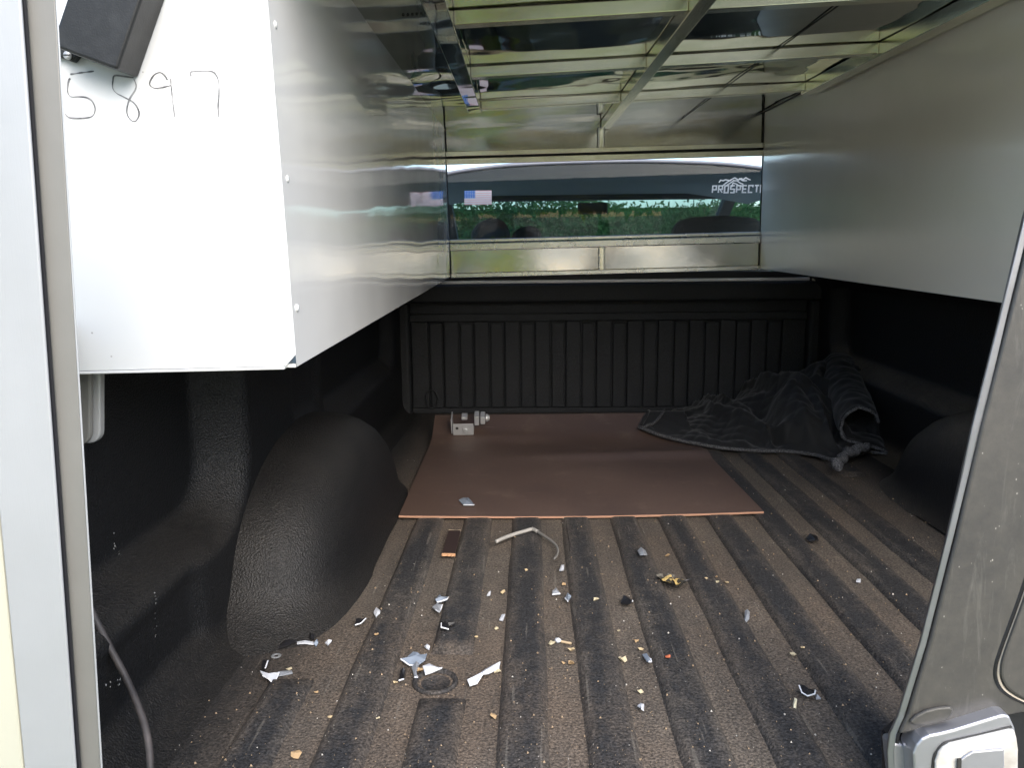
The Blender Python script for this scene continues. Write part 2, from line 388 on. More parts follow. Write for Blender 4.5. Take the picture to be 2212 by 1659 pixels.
# ------------------------------------------------------------------ truck bed
BC = 0.29                                   # centre line of the bed
bed = empty('truck_bed', (BC, 0.80, 0.0))
tag(bed, 'black spray-lined truck bed with ribbed floor, bulkhead and wheel wells', 'truck bed')
def tobed(mb):
    mb.v = [(x - BC, y - 0.80, z) for x, y, z in mb.v]; return mb
m = MB()
def floorp(u, v):
    x = -0.62 + u * 1.82; y = 0.78 + v * 2.30
    return (x, y, 0.0015 * noise.noise((x * 4, y * 3, 0)))
m.grid(floorp, 60, 60)
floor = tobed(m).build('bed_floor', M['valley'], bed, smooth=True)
tag(floor, 'dusty brown floor pan between the ribs')
RW = 0.053
def rib_build(x, y0, y1, h=0.0085, w=RW):
    mb = MB(); sh = 0.0095; n = max(3, int((y1 - y0) / 0.04)); rim = []
    prof = [(-w / 2 - sh, -0.004, 1), (-w / 2 - sh * 0.5, h * 0.35, 1), (-w / 2, h * 0.88, .9), (-w / 2 + 0.005, h, .65), (-w / 2 + 0.013, h, .2), (0, h, 0),
            (w / 2 - 0.013, h, .2), (w / 2 - 0.005, h, .65), (w / 2, h * 0.88, .9), (w / 2 + sh * 0.5, h * 0.35, 1), (w / 2 + sh, -0.004, 1)]
    k = len(prof); vs = []; fs = []
    for i in range(n + 1):
        y = y0 + (y1 - y0) * i / n; end = i in (0, n)
        for (px, pz, e) in prof:
            yy = y + ((0.012 if i == 0 else -0.012) * max(0, pz) / h if end else 0)
            vs.append((x + px + 0.0022 * noise.noise((x * 9, yy * 6, px * 30)), yy, pz)); rim.append(1.0 if end else e)
    for i in range(n):
        for j in range(k - 1): fs.append((i * k + j, i * k + j + 1, (i + 1) * k + j + 1, (i + 1) * k + j))
    fs += [tuple(range(k)), tuple(range((n + 1) * k - 1, n * k - 1, -1))]
    o = tobed(mb.add(vs, fs)).build('floor_rib', M['rib'], floor, smooth=True)
    at = o.data.attributes.new('rim', 'FLOAT', 'POINT')
    for i, v in enumerate(rim): at.data[i].value = v
    return o
for k in range(-3, 9):
    x = -0.0145 + 0.1137 * k
    spans = [(0.76, 2.93)]
    if k == -3: spans = [(0.76, 1.052)]
    if k == -1: spans = [(0.76, 1.004), (1.125, 2.93)]
    if k == 8: spans = [(0.76, 1.15), (2.10, 2.93)]
    for (a, b) in spans:
        rib_build(x, a, b)
# round drain plug in its ring
m = MB(); c = onz(940, 1475, 0)
m.lathe((c.x, c.y, 0), (0, 0, 1), [(0.034, -0.002), (0.033, 0.004), (0.030, 0.0055), (0.0265, 0.002), (0.0255, -0.0005), (0.0, 0.0016)], 32)
pl = tobed(m).build('drain_plug', M['rib'], floor, smooth=True); tag(pl, 'round drain plug sunk in the floor')

def wallx(y, z):
        x = -0.505
        def pocket(y0, y1, z0, r, w):
            qy = abs(y - (y0 + y1) / 2) - ((y1 - y0) / 2 - r); qz = (z0 + r) - z
            return 1 - sstep(-w, w, min(max(qy, qz), 0) + math.hypot(max(qy, 0), max(qz, 0)) - r)
        p1 = pocket(0.0, 1.315, 0.178, 0.12, 0.034); p2 = pocket(1.86, 2.84, 0.21 + 0.02 * (y - 1.9), 0.10, 0.034)
        x -= 0.080 * p1 + 0.055 * p2
        low = 1 - sstep(0.13, 0.17, z)
        x -= 0.016 * low * (1 - sstep(1.085, 1.135, y)) * sstep(0.03, 0.06, z)
        x -= 0.010 * sstep(1.60, 1.63, y) * (1 - sstep(1.77, 1.80, y)) * sstep(0.25, 0.3, z)
        f = max(0.0, 0.055 - z); x += 0.055 - math.sqrt(max(0, 0.055 ** 2 - f * f)) if f > 0 else 0
        x += 0.05 * sstep(0.475, 0.53, z)
        x += 0.002 * noise.noise((y * 5, z * 8, 1.3))
        return x
def wall(side):
    """side wall pressed with two shallow pockets above a sloping dusty ledge"""
    def fn(u, v):
        y = 0.78 + u * 2.25; z = v * 0.545; x = wallx(y, z)
        return ((x if side < 0 else 2 * BC - x), y, z)
    mb = MB(); mb.grid(fn, 180, 60); return tobed(mb)
lw = wall(-1).build('side_wall', M['liner'], bed, smooth=True); tag(lw, 'left bed wall with a dusty sloping ledge')
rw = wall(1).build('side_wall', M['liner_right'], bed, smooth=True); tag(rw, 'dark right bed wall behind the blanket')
scf = plain('chalky_scuff', (0.33, 0.33, 0.32), 0.8)
for (a, b, n_, r_, dx, dy) in ((300, 1243, 9, 5, 14, 5), (268, 1228, 6, 2.5, 8, 4), (248, 1170, 6, 2.5, 3, 18), (258, 1205, 5, 2, 3, 14), (335, 1290, 7, 2.2, 3, 26), (336, 1350, 6, 2.0, 3, 30), (245, 1475, 8, 3, 16, 10)):
    m = MB()
    for i in range(n_):
        px_, py_ = a + random.uniform(-dx, dx), b + random.uniform(-dy, dy); X = -0.52
        for _ in range(6):
            d = ray(px_, py_); p = CAMP + d * (X / d.x); X = wallx(p.y, max(0, p.z)) + 0.001
        rr_ = r_ * random.uniform(.4, 1) * p.y / 1680
        k_ = 7; m.add([(p.x, p.y + rr_ * math.cos(t_ * 2 * math.pi / k_) * random.uniform(.6, 1.2), p.z + rr_ * math.sin(t_ * 2 * math.pi / k_) * random.uniform(.6, 1.3)) for t_ in range(k_)], [tuple(range(k_))])
    o = tobed(m).build('scuff_mark', scf, lw, fixn=False); o['kind'] = 'stuff'
def well(side):
    yc, a, h = 1.635, 0.435, 0.272
    rings = [(-0.62, 1.0), (-0.50, 1.0), (-0.455, 0.985), (-0.42, 0.945), (-0.39, 0.875), (-0.368, 0.78), (-0.352, 0.66), (-0.341, 0.50), (-0.334, 0.33), (-0.330, 0.16), (-0.329, 0.03)]
    n = 48; vs = []; fs = []
    for (x, s) in rings:
        for i in range(n + 1):
            t = math.pi * i / n
            cy = -math.cos(t); sz = math.sin(t)
            e = 2.15; r = (abs(cy) ** e + abs(sz) ** e) ** (-1 / e)
            y = yc + a * cy * r * (0.25 + 0.75 * s); z = h * sz * r * s
            flare = (0.095 if cy < 0 else 0.05) * max(0, 1 - z / 0.085) ** 2.4
            yy = y + (flare * (1 if cy > 0 else -1) if abs(cy) > 0.6 else 0)
            xx = x + (0.016 * max(0, 1 - z / 0.05) ** 2 if x > -0.4 else 0)
            vs.append(((xx if side < 0 else 2 * BC - xx), yy, z - 0.002))
    w = n + 1
    for j in range(len(rings) - 1):
        for i in range(n): fs.append((j * w + i, j * w + i + 1, (j + 1) * w + i + 1, (j + 1) * w + i))
    return tobed(MB().add(vs, fs))
o = well(-1).build('wheel_well', M['liner'], bed, smooth=True); tag(o, 'left wheel well hump, dust-scuffed black liner')
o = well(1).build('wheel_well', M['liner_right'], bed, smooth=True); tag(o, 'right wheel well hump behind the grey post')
# bulkhead
m = MB(); m.box((-0.60, 3.020, -0.01), (1.18, 3.035, 0.50))
bulk = tobed(m).build('bulkhead', M['bulk'], bed); tag(bulk, 'black ribbed front bulkhead of the bed')
m = MB(); m.box((-0.60, 2.955, 0.437), (1.18, 3.0198, 0.508))
tobed(m).build('top_beam', M['bulk'], bulk, bevel=0.012, seg=3)
m = MB(); m.box((-0.55, 2.998, 0.362), (1.13, 3.0199, 0.392)); tobed(m).build('panel_top_band', M['bulk'], bulk, bevel=0.004)
m = MB(); m.box((-0.55, 2.998, 0.0), (1.13, 3.0199, 0.022)); tobed(m).build('panel_bottom_band', M['bulk'], bulk, bevel=0.004)
m = MB(); m.box((-0.60, 2.965, -0.003), (-0.470, 3.0196, 0.437)); tobed(m).build('corner_post', M['bulk'], bulk, bevel=0.014, seg=3)
m = MB(); m.box((1.050, 2.965, -0.003), (1.18, 3.0196, 0.437)); tobed(m).build('corner_post', M['bulk'], bulk, bevel=0.014, seg=3)
edges = []
for k in range(13):
    cxr = -0.3135 + 0.1185 * (k - 1)        # bars between the twelve sunk panels
    x0, x1 = cxr - 0.0285, cxr + 0.0285
    if k == 0: x0 = -0.469
    if k == 12: x1 = 1.049
    m = MB(); m.box((x0, 2.9985, 0.0225), (x1, 3.0198, 0.3615)); tobed(m).build('bulkhead_rib', M['bulk'], bulk, bevel=0.0045, seg=2)
for k in range(12):
    cxr = -0.3135 + 0.1185 * (k - 0.5); m = MB(); m.box((cxr - 0.0235, 3.004, 0.0225), (cxr + 0.0235, 3.0197, 0.353))
    tobed(m).build('sunk_panel', M['bulk'], bulk, bevel=0.003)
m = MB(); m.box((-0.55, 2.972, 0.5082), (1.13, 3.0, 0.545)); o = tobed(m).build('gasket', M['rubber'], bed); tag(o, 'black rubber gasket under the front of the topper')
# oval boss at the foot of the bulkhead
m = MB(); pts = []
for i in range(28):
    a = 2 * math.pi * i / 28
    p = ony(932 + 13 * math.cos(a), 862 + 20 * math.sin(a) * (1 if abs(math.sin(a)) < .9 else 1), 2.992); pts.append(p)
m.tube(pts + [pts[0]], 0.0035, 6); tobed(m).build('oval_boss', M['bulk'], bulk, smooth=True)
# pale edge moulding on top of the bulkhead
m = MB(); pts = [ony(948 + (1748 - 948) * i / 24, 610.5 - 8.5 * i / 24, 2.925) for i in range(25)]
m.tube(pts, 0.0062, 8); mo = tobed(m).build('edge_moulding', plain('pale_edge_moulding', (0.88, 0.87, 0.90), 0.4), bed, smooth=True); tag(mo, 'thin pale moulding along the top of the bulkhead')
m = MB(); p = ony(1755, 597, 2.935); q = ony(1774, 606, 2.935); m.box((p.x, 2.925, q.z), (q.x, 2.94, p.z + 0.004))
o = tobed(m).build('moulding_clip', plain('cream_clip', (0.72, 0.70, 0.62), 0.5), bed, bevel=0.002); tag(o, 'small cream clip at the end of the moulding')

# ------------------------------------------------------------------ the cap (canopy) on the bed
CW, CL, CH = 1.153, 2.05, 0.53
def roofz(x): return CH + 0.032 * x / CW
cap = empty('truck_topper', CAPO, CAPR.to_euler())
tag(cap, 'aluminium truck cap with white side boxes, polished roof and front window', 'truck cap')
def dented(u, v):
    x = -0.02 + u * (CW + 0.04); y = -0.03 + v * (CL + 0.03)
    z = roofz(x) + 0.0016 * noise.noise((x * 3.1, y * 4.2, 4.0)) + 0.0012 * noise.noise((x * 7, y * 3, 9))
    # sharp dent near the left rail
    d = math.hypot(x - 0.085, (y - 1.22) * 0.8); z += 0.010 * math.exp(-(d / 0.07) ** 2)
    return (x, y, z)
m = MB(); m.grid(dented, 90, 130)
roof = m.build('roof_sheet', M['mirror'], cap, smooth=True); tag(roof, 'polished aluminium roof sheet with dents')
m = MB(); m.box((-0.45, -0.03, CH + 0.05), (CW + 0.45, CL + 0.02, CH + 0.07)); m.build('outer_roof', M['white'], cap)
# side boxes
m = MB()
def lwall(u, v):
    y = u * CL; z = v * (CH + 0.006)
    x = 0.0016 * noise.noise((y * 3, z * 5, 2))
    return (x, y, z)
m.grid(lwall, 80, 30); li = m.build('inner_wall', M['inner_white'], cap, smooth=True); tag(li, 'glossy inner wall of the left side box')
m = MB(); m.grid(lambda u, v: (CW + 0.0016 * noise.noise((u * 6, v * 3, 7)), u * CL, v * (CH + 0.038)), 80, 30)
ri = m.build('inner_wall', M['inner_right'], cap, smooth=True); tag(ri, 'dull grey-lit inner wall of the right side box')
for s, nm in ((-1, 'left'), (1, 'right')):
    m = MB()
    if s < 0: m.box((-0.445, 0.004, -0.001), (-0.002, CL, 0.003))
    else: m.box((CW + 0.002, 0.004, -0.001), (CW + 0.445, CL, 0.003))
    m.build('box_bottom', M['inner_white'], cap)
    m = MB()
    if s < 0: m.box((-0.45, 0.0, 0.0), (-0.446, CL, CH + 0.05))
    else: m.box((CW + 0.446, 0.0, 0.0), (CW + 0.45, CL, CH + 0.05))
    m.build('outer_side', M['white'], cap)
# white end panels with a clipped inner corner
m = MB(); m.prism([(-0.45, -0.003, 0.0015), (-0.012, -0.003, 0.0015), (0.001, -0.003, 0.015), (0.001, -0.003, CH + 0.05), (-0.45, -0.003, CH + 0.05)], (0, 0.0025, 0))
endp = m.build('end_panel', M['white'], cap, bevel=0.001); tag(endp, 'bright white end panel of the left side box')
m = MB(); m.box((CW - 0.001, -0.003, -0.003), (CW + 0.45, -0.0005, CH + 0.05)); ep2 = m.build('end_panel', M['white'], cap)
# folded bottom lip of the panel
m = MB(); m.box((-0.45, -0.005, -0.002), (-0.013, 0.003, 0.0012)); m.build('folded_lip', M['white'], endp, bevel=0.001)
# rivets down the inner wall
for (px, py) in ((615, 40), (633, 382), (655, 668)):
    zz = capy(px, py, 0.0).z
    m = MB(); m.lathe((0.0, 0.022, zz), (1, 0, 0), [(0.0046, -0.001), (0.0044, 0.0008), (0.0026, 0.0018), (0.0, 0.002)], 14)
    m.build('rivet', M['white'], li, smooth=True)
# handwritten number on the end panel
D5 = [[(490, 515), (570, 503), (655, 493)],
      [(492, 545), (480, 555), (470, 605), (474, 645), (495, 670), (550, 671), (600, 676), (640, 700), (662, 748), (656, 788), (630, 812), (560, 821), (490, 817), (462, 800), (456, 785)]]
D8 = [[(930, 538), (870, 530), (800, 524), (786, 560), (785, 610), (810, 645), (860, 672), (930, 712), (964, 765), (965, 808), (940, 842), (908, 830), (885, 790), (886, 740), (905, 682), (938, 630), (948, 590), (932, 548)]]
D9 = [[(1166, 555), (1142, 518), (1110, 502), (1070, 522), (1042, 575), (1056, 602), (1092, 612), (1140, 604), (1188, 592)], [(1187, 545), (1193, 610), (1203, 710), (1217, 815)]]
D7 = [[(1330, 530), (1331, 497), (1400, 493), (1465, 493), (1500, 514), (1521, 565), (1524, 640), (1518, 740), (1523, 815)]]
for dg, nm in ((D5, 'five'), (D8, 'eight'), (D9, 'nine'), (D7, 'seven')):
    m = MB()
    for si, st in enumerate(dg):
        pts = catmull([capy(a / 3.2203, b / 3.2203, -0.0031) for a, b in st], 7)
        ribbon(m, pts, lambda t: 0.0015 + 0.0005 * math.sin(t * 17), (0, -1, 0), 0.0003 + 0.0001 * si)
    o = m.build('handwritten_digit', M['ink'], endp, fixn=False); tag(o, 'digit %s written by hand in dark marker' % nm)
# ceiling frame: crossbars and rails
def bar(x0, x1, y0, y1, h=0.026, mat='bar', name='crossbar', up=0.0):
    mb = MB(); z0, z1 = roofz(x0), roofz(x1)
    mb.add([(x0, y0, z0 - h - up), (x1, y0, z1 - h - up), (x1, y1, z1 - h - up), (x0, y1, z0 - h - up), (x0, y0, z0 - 0.002), (x1, y0, z1 - 0.002), (x1, y1, z1 - 0.002), (x0, y1, z0 - 0.002)],
           [(0, 3, 2, 1), (4, 5, 6, 7), (0, 1, 5, 4), (1, 2, 6, 5), (2, 3, 7, 6), (3, 0, 4, 7)])
    return mb.build(name, M[mat], cap, bevel=0.0018)
LX0, LX1, CX0, CX1, RX0, RX1 = 0.122, 0.160, 0.566, 0.596, 1.098, 1.140
for y in (0.075, 0.545, 1.005, 1.475):
    bar(LX1, CX0, y, y + 0.03); bar(CX1, RX0, y, y + 0.03)
bar(LX0, LX1, -0.02, 1.50, 0.032, 'mirror', 'roof_rail'); bar(CX0, CX1, -0.02, 2.03, 0.033, 'bar', 'roof_rail'); bar(RX0, RX1, -0.02, 1.51, 0.032, 'bar', 'roof_rail')
# wire scribbles: weld marks beside the bar ends
# front wall
m = MB(); m.grid(lambda u, v: (-0.03 + u * (CW + 0.06), CL + 0.0012 * noise.noise((u * 5, v * 2, 3)), 0.447 + v * (roofz(u * CW) + 0.012 - 0.447)), 40, 8)
m.build('front_sheet', M['front_sheet'], cap, smooth=True)
m = MB(); m.box((0, CL - 0.016, 0.434), (CW, CL - 0.001, 0.452)); m.build('window_header', M['bar'], cap, bevel=0.002)
m = MB(); m.box((0, CL - 0.012, 0.406), (CW, CL - 0.001, 0.427)); m.build('window_header', M['bar'], cap, bevel=0.002)
m = MB(); m.box((0, CL - 0.0008, 0.424), (CW, CL + 0.004, 0.437)); m.build('header_gap', M['seam'], cap)
m = MB(); m.box((0, CL - 0.014, 0.1235), (CW, CL - 0.001, 0.1355)); m.build('window_sill', M['sill'], cap, bevel=0.0025)
m = MB(); m.box((0, CL - 0.020, 0.094), (CW, CL - 0.001, 0.1215)); m.build('window_sill', M['sill'], cap, bevel=0.004, seg=3)
m = MB(); m.grid(lambda u, v: (u * CW, CL - 0.004 + 0.0008 * noise.noise((u * 8, v, 5)), 0.012 + v * 0.083), 60, 4); m.build('front_panel', M['front_sheet'], cap, smooth=True)
m = MB(); m.box((0, CL - 0.016, -0.006), (CW, CL - 0.001, 0.0125)); m.build('bottom_lip', M['sill'], cap, bevel=0.003)
m = MB(); m.box((0, CL + 0.004, -0.006), (CW, CL + 0.007, 0.12)); m.build('front_skin', M['white'], cap)
for (z0, z1) in ((0.436, 0.523), (0.004, 0.098)):
    m = MB(); x0, x1 = 0.553, 0.579
    m.box((x0, CL - 0.012, z0), (x1, CL - 0.0045, z1))
    o = m.build('upright_strap', M['sill'], cap, bevel=0.003)
    m = MB(); m.box((x0 + 0.006, CL - 0.0145, z0 + 0.006), (x1 - 0.006, CL - 0.0122, z1 - 0.006)); m.build('strap_face', M['bar'], o, bevel=0.001)
m = MB(); m.add([(0.0, CL + 0.002, 0.13), (CW, CL + 0.002, 0.13), (CW, CL + 0.002, 0.412), (0.0, CL + 0.002, 0.412)], [(0, 1, 2, 3)])
o = m.build('window_pane', M['glass'], cap, fixn=False); tag(o, 'clear front window of the cap')
# seams in the corners
for x in (0.0016, CW - 0.0016):
    m = MB(); m.box((x - 0.0014, CL - 0.010, 0.0), (x + 0.0014, CL - 0.006, roofz(x) - 0.002)); m.build('corner_seam', M['seam'], cap)
m = MB(); m.box((CW - 0.006, -0.0, roofz(CW) - 0.006), (CW - 0.001, 2.04, roofz(CW) - 0.0035)); m.build('corner_seam', M['seam'], cap)
m = MB(); m.box((0.868, 0.0, roofz(0.868) - 0.0035), (0.871, CL - 0.002, roofz(0.868) - 0.0018)); m.build('sheet_seam', M['seam'], roof)
# weld spatter marks beside the rails
for (x, y, s) in ((0.09, 0.56, -1), (0.10, 1.02, -1)):
    m = MB()
    for i in range(7):
        xx = x + i * 0.008 - 0.02; m.lathe((xx, y + random.uniform(-.004, .004), roofz(xx) - 0.001), (0, 0, -1), [(0.003, 0), (0.002, 0.0015), (0, 0.002)], 6)
    m.build('weld_marks', M['seam'], roof)

# ------------------------------------------------------------------ truck cab seen through the window
cab = empty('truck_cab', (BC, 3.2, -0.2))
tag(cab, 'truck cab seen through the front window, dark seats and greenery beyond', 'truck cab')
def tocab(mb):
    mb.v = [(x - BC, y - 3.2, z + 0.2) for x, y, z in mb.v]; return mb
arc = [onglass(a, b) for a, b in ((900, 390), (945, 380), (985, 371), (1040, 363), (1110, 356), (1250, 350), (1400, 348), (1550, 353), (1645, 363), (1720, 374), (1790, 386))]
arc = catmull(arc, 4)
m = MB(); m.tube(arc, 0.008, 8); o = tocab(m).build('roof_trim', M['trim'], cab, smooth=True); tag(o, 'pale trim along the rear roof edge of the cab')
m = MB(); n = len(arc)
m.add([(p.x, p.y, p.z - 0.002) for p in arc] + [(p.x, 3.9, p.z + 0.008) for p in arc] + [(p.x * 0.97 + .01, 4.33, p.z - 0.012) for p in arc], [(i, i + 1, n + i + 1, n + i) for i in range(n - 1)] + [(n + i, n + i + 1, 2 * n + i + 1, 2 * n + i) for i in range(n - 1)])
tocab(m).build('roof', M['cabpaint'], cab, smooth=True)
m = MB(); m.add([(p.x, p.y + 0.006, p.z - 0.010) for p in arc] + [(p.x * 0.97 + .01, 4.33, min(p.z - 0.03, 0.93)) for p in arc], [(i, i + 1, n + i + 1, n + i) for i in range(n - 1)])
tocab(m).build('headliner', M['headliner'], cab, smooth=True)
m = MB(); m.add([(p.x, p.y, p.z - 0.004) for p in arc] + [(p.x, 3.10, 0.45) for p in arc], [(i, i + 1, n + i + 1, n + i) for i in range(n - 1)])
o = tocab(m).build('rear_window', M['cabglass'], cab, fixn=False); tag(o, 'tinted rear window of the cab')
m = MB(); m.box((-0.52, 3.09, -0.4), (1.10, 3.12, 0.445)); tocab(m).build('cab_back', M['cabpaint'], cab)
for sx in (-0.50, 1.06):
    m = MB(); m.box((sx, 3.2, -0.5), (sx + 0.03, 5.3, 0.52)); tocab(m).build('door_panel', M['cabdark'], cab)
    m = MB(); m.box((sx, 3.24, 0.52), (sx + 0.04, 3.34, 0.92)); tocab(m).build('roof_pillar', M['cabdark'], cab)
    m = MB(); m.prism([(sx, 4.33, 0.93), (sx, 4.42, 0.93), (sx, 5.20, 0.50), (sx, 5.08, 0.50)], (0.06, 0, 0)); tocab(m).build('roof_pillar', M['cabdark'], cab)
m = MB(); m.box((-0.5, 4.85, 0.1), (1.09, 5.3, 0.50)); tocab(m).build('dashboard', M['cabdark'], cab, bevel=0.03)
m = MB(); m.add([(-0.44, 4.36, 0.93), (1.06, 4.36, 0.93), (1.06, 5.14, 0.50), (-0.44, 5.14, 0.50)], [(0, 1, 2, 3)]); o = tocab(m).build('windshield', M['windshield'], cab, fixn=False)
m = MB(); m.box((-0.46, 4.30, 0.905), (1.06, 4.40, 0.945)); tocab(m).build('windshield_header', M['cabdark'], cab, bevel=0.01)
m = MB(); a, b = ony(1248, 438, 4.3), ony(1312, 462, 4.3); m.box((a.x, 4.28, b.z), (b.x, 4.31, a.z)); o = tocab(m).build('mirror', M['cabdark'], cab, bevel=0.012, seg=3)
def seatback(pts, Y):
    mb = MB(); mb.prism([ony(a, b, Y) for a, b in pts], (0, 0.12, 0)); return tocab(mb).build('seat', M['seat'], cab, bevel=0.03, seg=3)
seatback([(1005, 600), (1018, 500), (1032, 478), (1060, 470), (1090, 474), (1100, 500), (1105, 600)], 3.62)
seatback([(1100, 600), (1102, 520), (1112, 494), (1145, 486), (1168, 492), (1176, 600)], 3.62)
seatback([(1450, 600), (1456, 505), (1466, 478), (1495, 468), (1570, 464), (1640, 470), (1665, 500), (1670, 600)], 3.62)
# flag sticker on the rear window
def gframe(p):                              # stickers lie on the sloping glass: x right, z up the glass, -y off it
    o = empty('x', p, (-math.atan(GT), 0, 0)); return o
g0, g1, g2 = onglass(1003, 442, -0.003), onglass(1062, 441, -0.003), onglass(1003, 411.5, -0.003)
FW, FH = (g1 - g0).length, (g2 - g0).length
fl = gframe(g0); fl.name = 'flag_sticker'; tag(fl, 'small red, white and blue striped flag sticker on the cab rear window', 'sticker')
hh = FH / 13
for i in range(13):
    x0 = 0 if i < 6 else FW * 0.4
    m = MB(); m.box((x0, 0, i * hh), (FW, 0.0006, (i + 1) * hh)); m.build('stripe', M['flag_red'] if i % 2 == 0 else M['decal_white'], fl)
m = MB(); m.box((0, 0, 6 * hh), (FW * 0.4, 0.0006, FH)); o = m.build('canton', M['flag_blue'], fl)
for r_ in range(5):
    for c_ in range(6):
        m = MB(); m.lathe((FW * 0.4 * (c_ + 0.6) / 6.2, -0.0002, 6 * hh + 7 * hh * (r_ + 0.5) / 5), (0, -1, 0), [(0.0016, 0), (0.0012, 0.0002)], 5); m.build('star', M['decal_white'], o)
LT = {'P': [[(0, 0), (0, 1), (.85, 1), (.85, .45), (.1, .45)]], 'R': [[(0, 0), (0, 1), (.85, 1), (.85, .5), (.15, .5)], [(.38, .45), (.88, 0)]],
      'O': [[(0.45, 0), (0, 0), (0, 1), (.85, 1), (.85, 0), (.4, 0)]], 'S': [[(0, 0), (.85, 0), (.85, .5), (0, .5), (0, 1), (.9, 1)]],
      'E': [[(.9, 0), (0, 0), (0, 1), (.9, 1)], [(.1, .5), (.8, .5)]], 'C': [[(.9, 0), (0, 0), (0, 1), (.9, 1), (.9, .75)]], 'T': [[(-.05, 1), (.95, 1)], [(.45, .9), (.45, 0)]]}
a0 = onglass(1537, 418, -0.004); a1 = onglass(1641, 417, -0.004); lh = (onglass(1537, 399.5, -0.004) - a0).length; pit = (a1 - a0).length / 8
lg = gframe(a0); lg.name = 'lettering_sticker'; tag(lg, 'white mountain logo and block lettering on the cab rear window', 'sticker')
for i, ch in enumerate('PROSPECTOR'):
    m = MB()
    for si, st in enumerate(LT[ch]):
        pts = [Vector((pit * (i + 0.12) + pit * 0.72 * px + 0.004 * pz, -0.0003 * si, lh * (0.1 + 0.8 * pz))) for px, pz in st]
        ribbon(m, pts, 0.0058, (0, -1, 0), 0.0005)
    m.build('letter', M['decal_white'], lg, fixn=False)
GI = Matrix.Rotation(math.atan(GT), 3, 'X')
for k, st in enumerate([[(600, 325), (625, 290), (660, 300), (690, 285), (725, 292), (770, 300)], [(650, 372), (700, 330), (745, 300), (800, 268), (830, 258)], [(690, 375), (740, 345), (790, 310), (812, 290)],
                        [(780, 385), (790, 345), (800, 330), (850, 350), (880, 372), (935, 372)], [(800, 300), (850, 300), (900, 335), (940, 350)], [(820, 262), (870, 290), (910, 268), (935, 285), (975, 258), (1000, 275), (1040, 290)], [(880, 268), (930, 300), (990, 300)]]):
    m = MB(); pts = [GI @ (onglass((1700 + px / 5.53) / 1.1646, (400 + py / 5.53) / 1.1646, -0.004) - a0) - Vector((0, 0.0002 * k, 0)) for px, py in st]
    ribbon(m, pts, 0.0050, (0, -1, 0), 0.0005); m.build('mountain_stroke', M['decal_white'], lg, fixn=False)

# ------------------------------------------------------------------ left door of the cap, standing open beside the camera
DY = 0.60
door = empty('cap_door', ony(110, 1700, DY)); tag(door, 'open aluminium cap door edge with black rubber seal at far left', 'door')
def todoor(mb):
    c = door.location; mb.v = [(x - c.x, y - c.y, z - c.z) for x, y, z in mb.v]; return mb
def lx(a, b, y): return a + (b - a) * y / 1659.0
def strip(x0a, x0b, x1a, x1b, Y, th):
    ys = (-160, 1900)
    return MB().prism([ony(lx(x0a, x0b, ys[0]), ys[0], Y), ony(lx(x1a, x1b, ys[0]), ys[0], Y), ony(lx(x1a, x1b, ys[1]), ys[1], Y), ony(lx(x0a, x0b, ys[1]), ys[1], Y)], (0, th, 0))
todoor(strip(-110, 52, 44, 163, DY - 0.006, 0.003)).build('door_frame', M['door_alu'], door, bevel=0.003, seg=3)
todoor(strip(-500, -380, -111, 51, DY - 0.002, 0.003)).build('door_skin', M['cream'], door, bevel=0.002)
todoor(strip(44, 163, 52, 171, DY - 0.001, 0.003)).build('rubber_seal', M['rubber'], door)
todoor(strip(52, 171, 119, 217, DY + 0.004, 0.002)).build('frame_return', M['door_alu_dull'], door, bevel=0.002)
todoor(strip(119, 217, 123, 221, DY + 0.001, 0.001)).build('frame_lip', M['door_alu'], door, bevel=0.0006)

# rounded hook behind the door
hk = empty('latch_hook', ony(190, 960, 0.93)); tag(hk, 'rounded grey metal latch hook hanging below the white panel', 'latch')
def toh(mb):
    c = hk.location; mb.v = [(x - c.x, y - c.y, z - c.z) for x, y, z in mb.v]; return mb
def rr(x0, y0, x1, y1, r, n=5):
    out = []
    for (cx, cy, a0) in ((x1 - r, y0 + r, -90), (x1 - r, y1 - r, 0), (x0 + r, y1 - r, 90), (x0 + r, y0 + r, 180)):
        for i in range(n + 1):
            a = rad(a0 + 90 * i / n); out.append((cx + r * math.cos(a), cy + r * math.sin(a)))
    return out
toh(MB().prism([ony(a, b, 0.945) for a, b in rr(120, 740, 216, 958, 24)], (0, 0.012, 0))).build('hook_plate', M['galv'], hk, bevel=0.002)
toh(MB().prism([ony(a, b, 0.935) for a, b in rr(110, 740, 196, 962, 26)], (0, 0.008, 0))).build('hook_face', M['door_alu_dull'], hk, bevel=0.003)

# ------------------------------------------------------------------ black box on the end panel
bx = empty('black_box', CAPO, CAPR.to_euler()); tag(bx, 'black plastic box mounted crooked above the handwritten number', 'box')
m = MB(); m.prism([capy(a, b, -0.048) for a, b in ((112, 92), (157, -45), (319, -45), (304, 0), (253, 150), (168, 119), (126, 103))], (0, 0.0455, 0))
case = m.build('case', M['blackplastic'], bx, bevel=0.003, seg=3)
m = MB(); m.prism([capy(a, b, -0.013) for a, b in ((100, 60), (170, 85), (168, 119), (157, 133), (126, 122), (95, 112))], (0, 0.0095, 0))
m.build('mounting_tab', M['blackplastic'], bx, bevel=0.002)
c = capy(147, 119, -0.0135); m = MB(); m.lathe(c, (0, -1, 0), [(0.0046, 0), (0.0046, 0.0012), (0.0038, 0.0024), (0.0, 0.0028)], 18); sw = m.build('screw', M['galv'], bx, smooth=True)
m = MB(); m.box((c.x - 0.0034, c.y - 0.0034, c.z - 0.0005), (c.x + 0.0034, c.y - 0.0024, c.z + 0.0005)); m.build('screw_slot', M['seam'], sw)

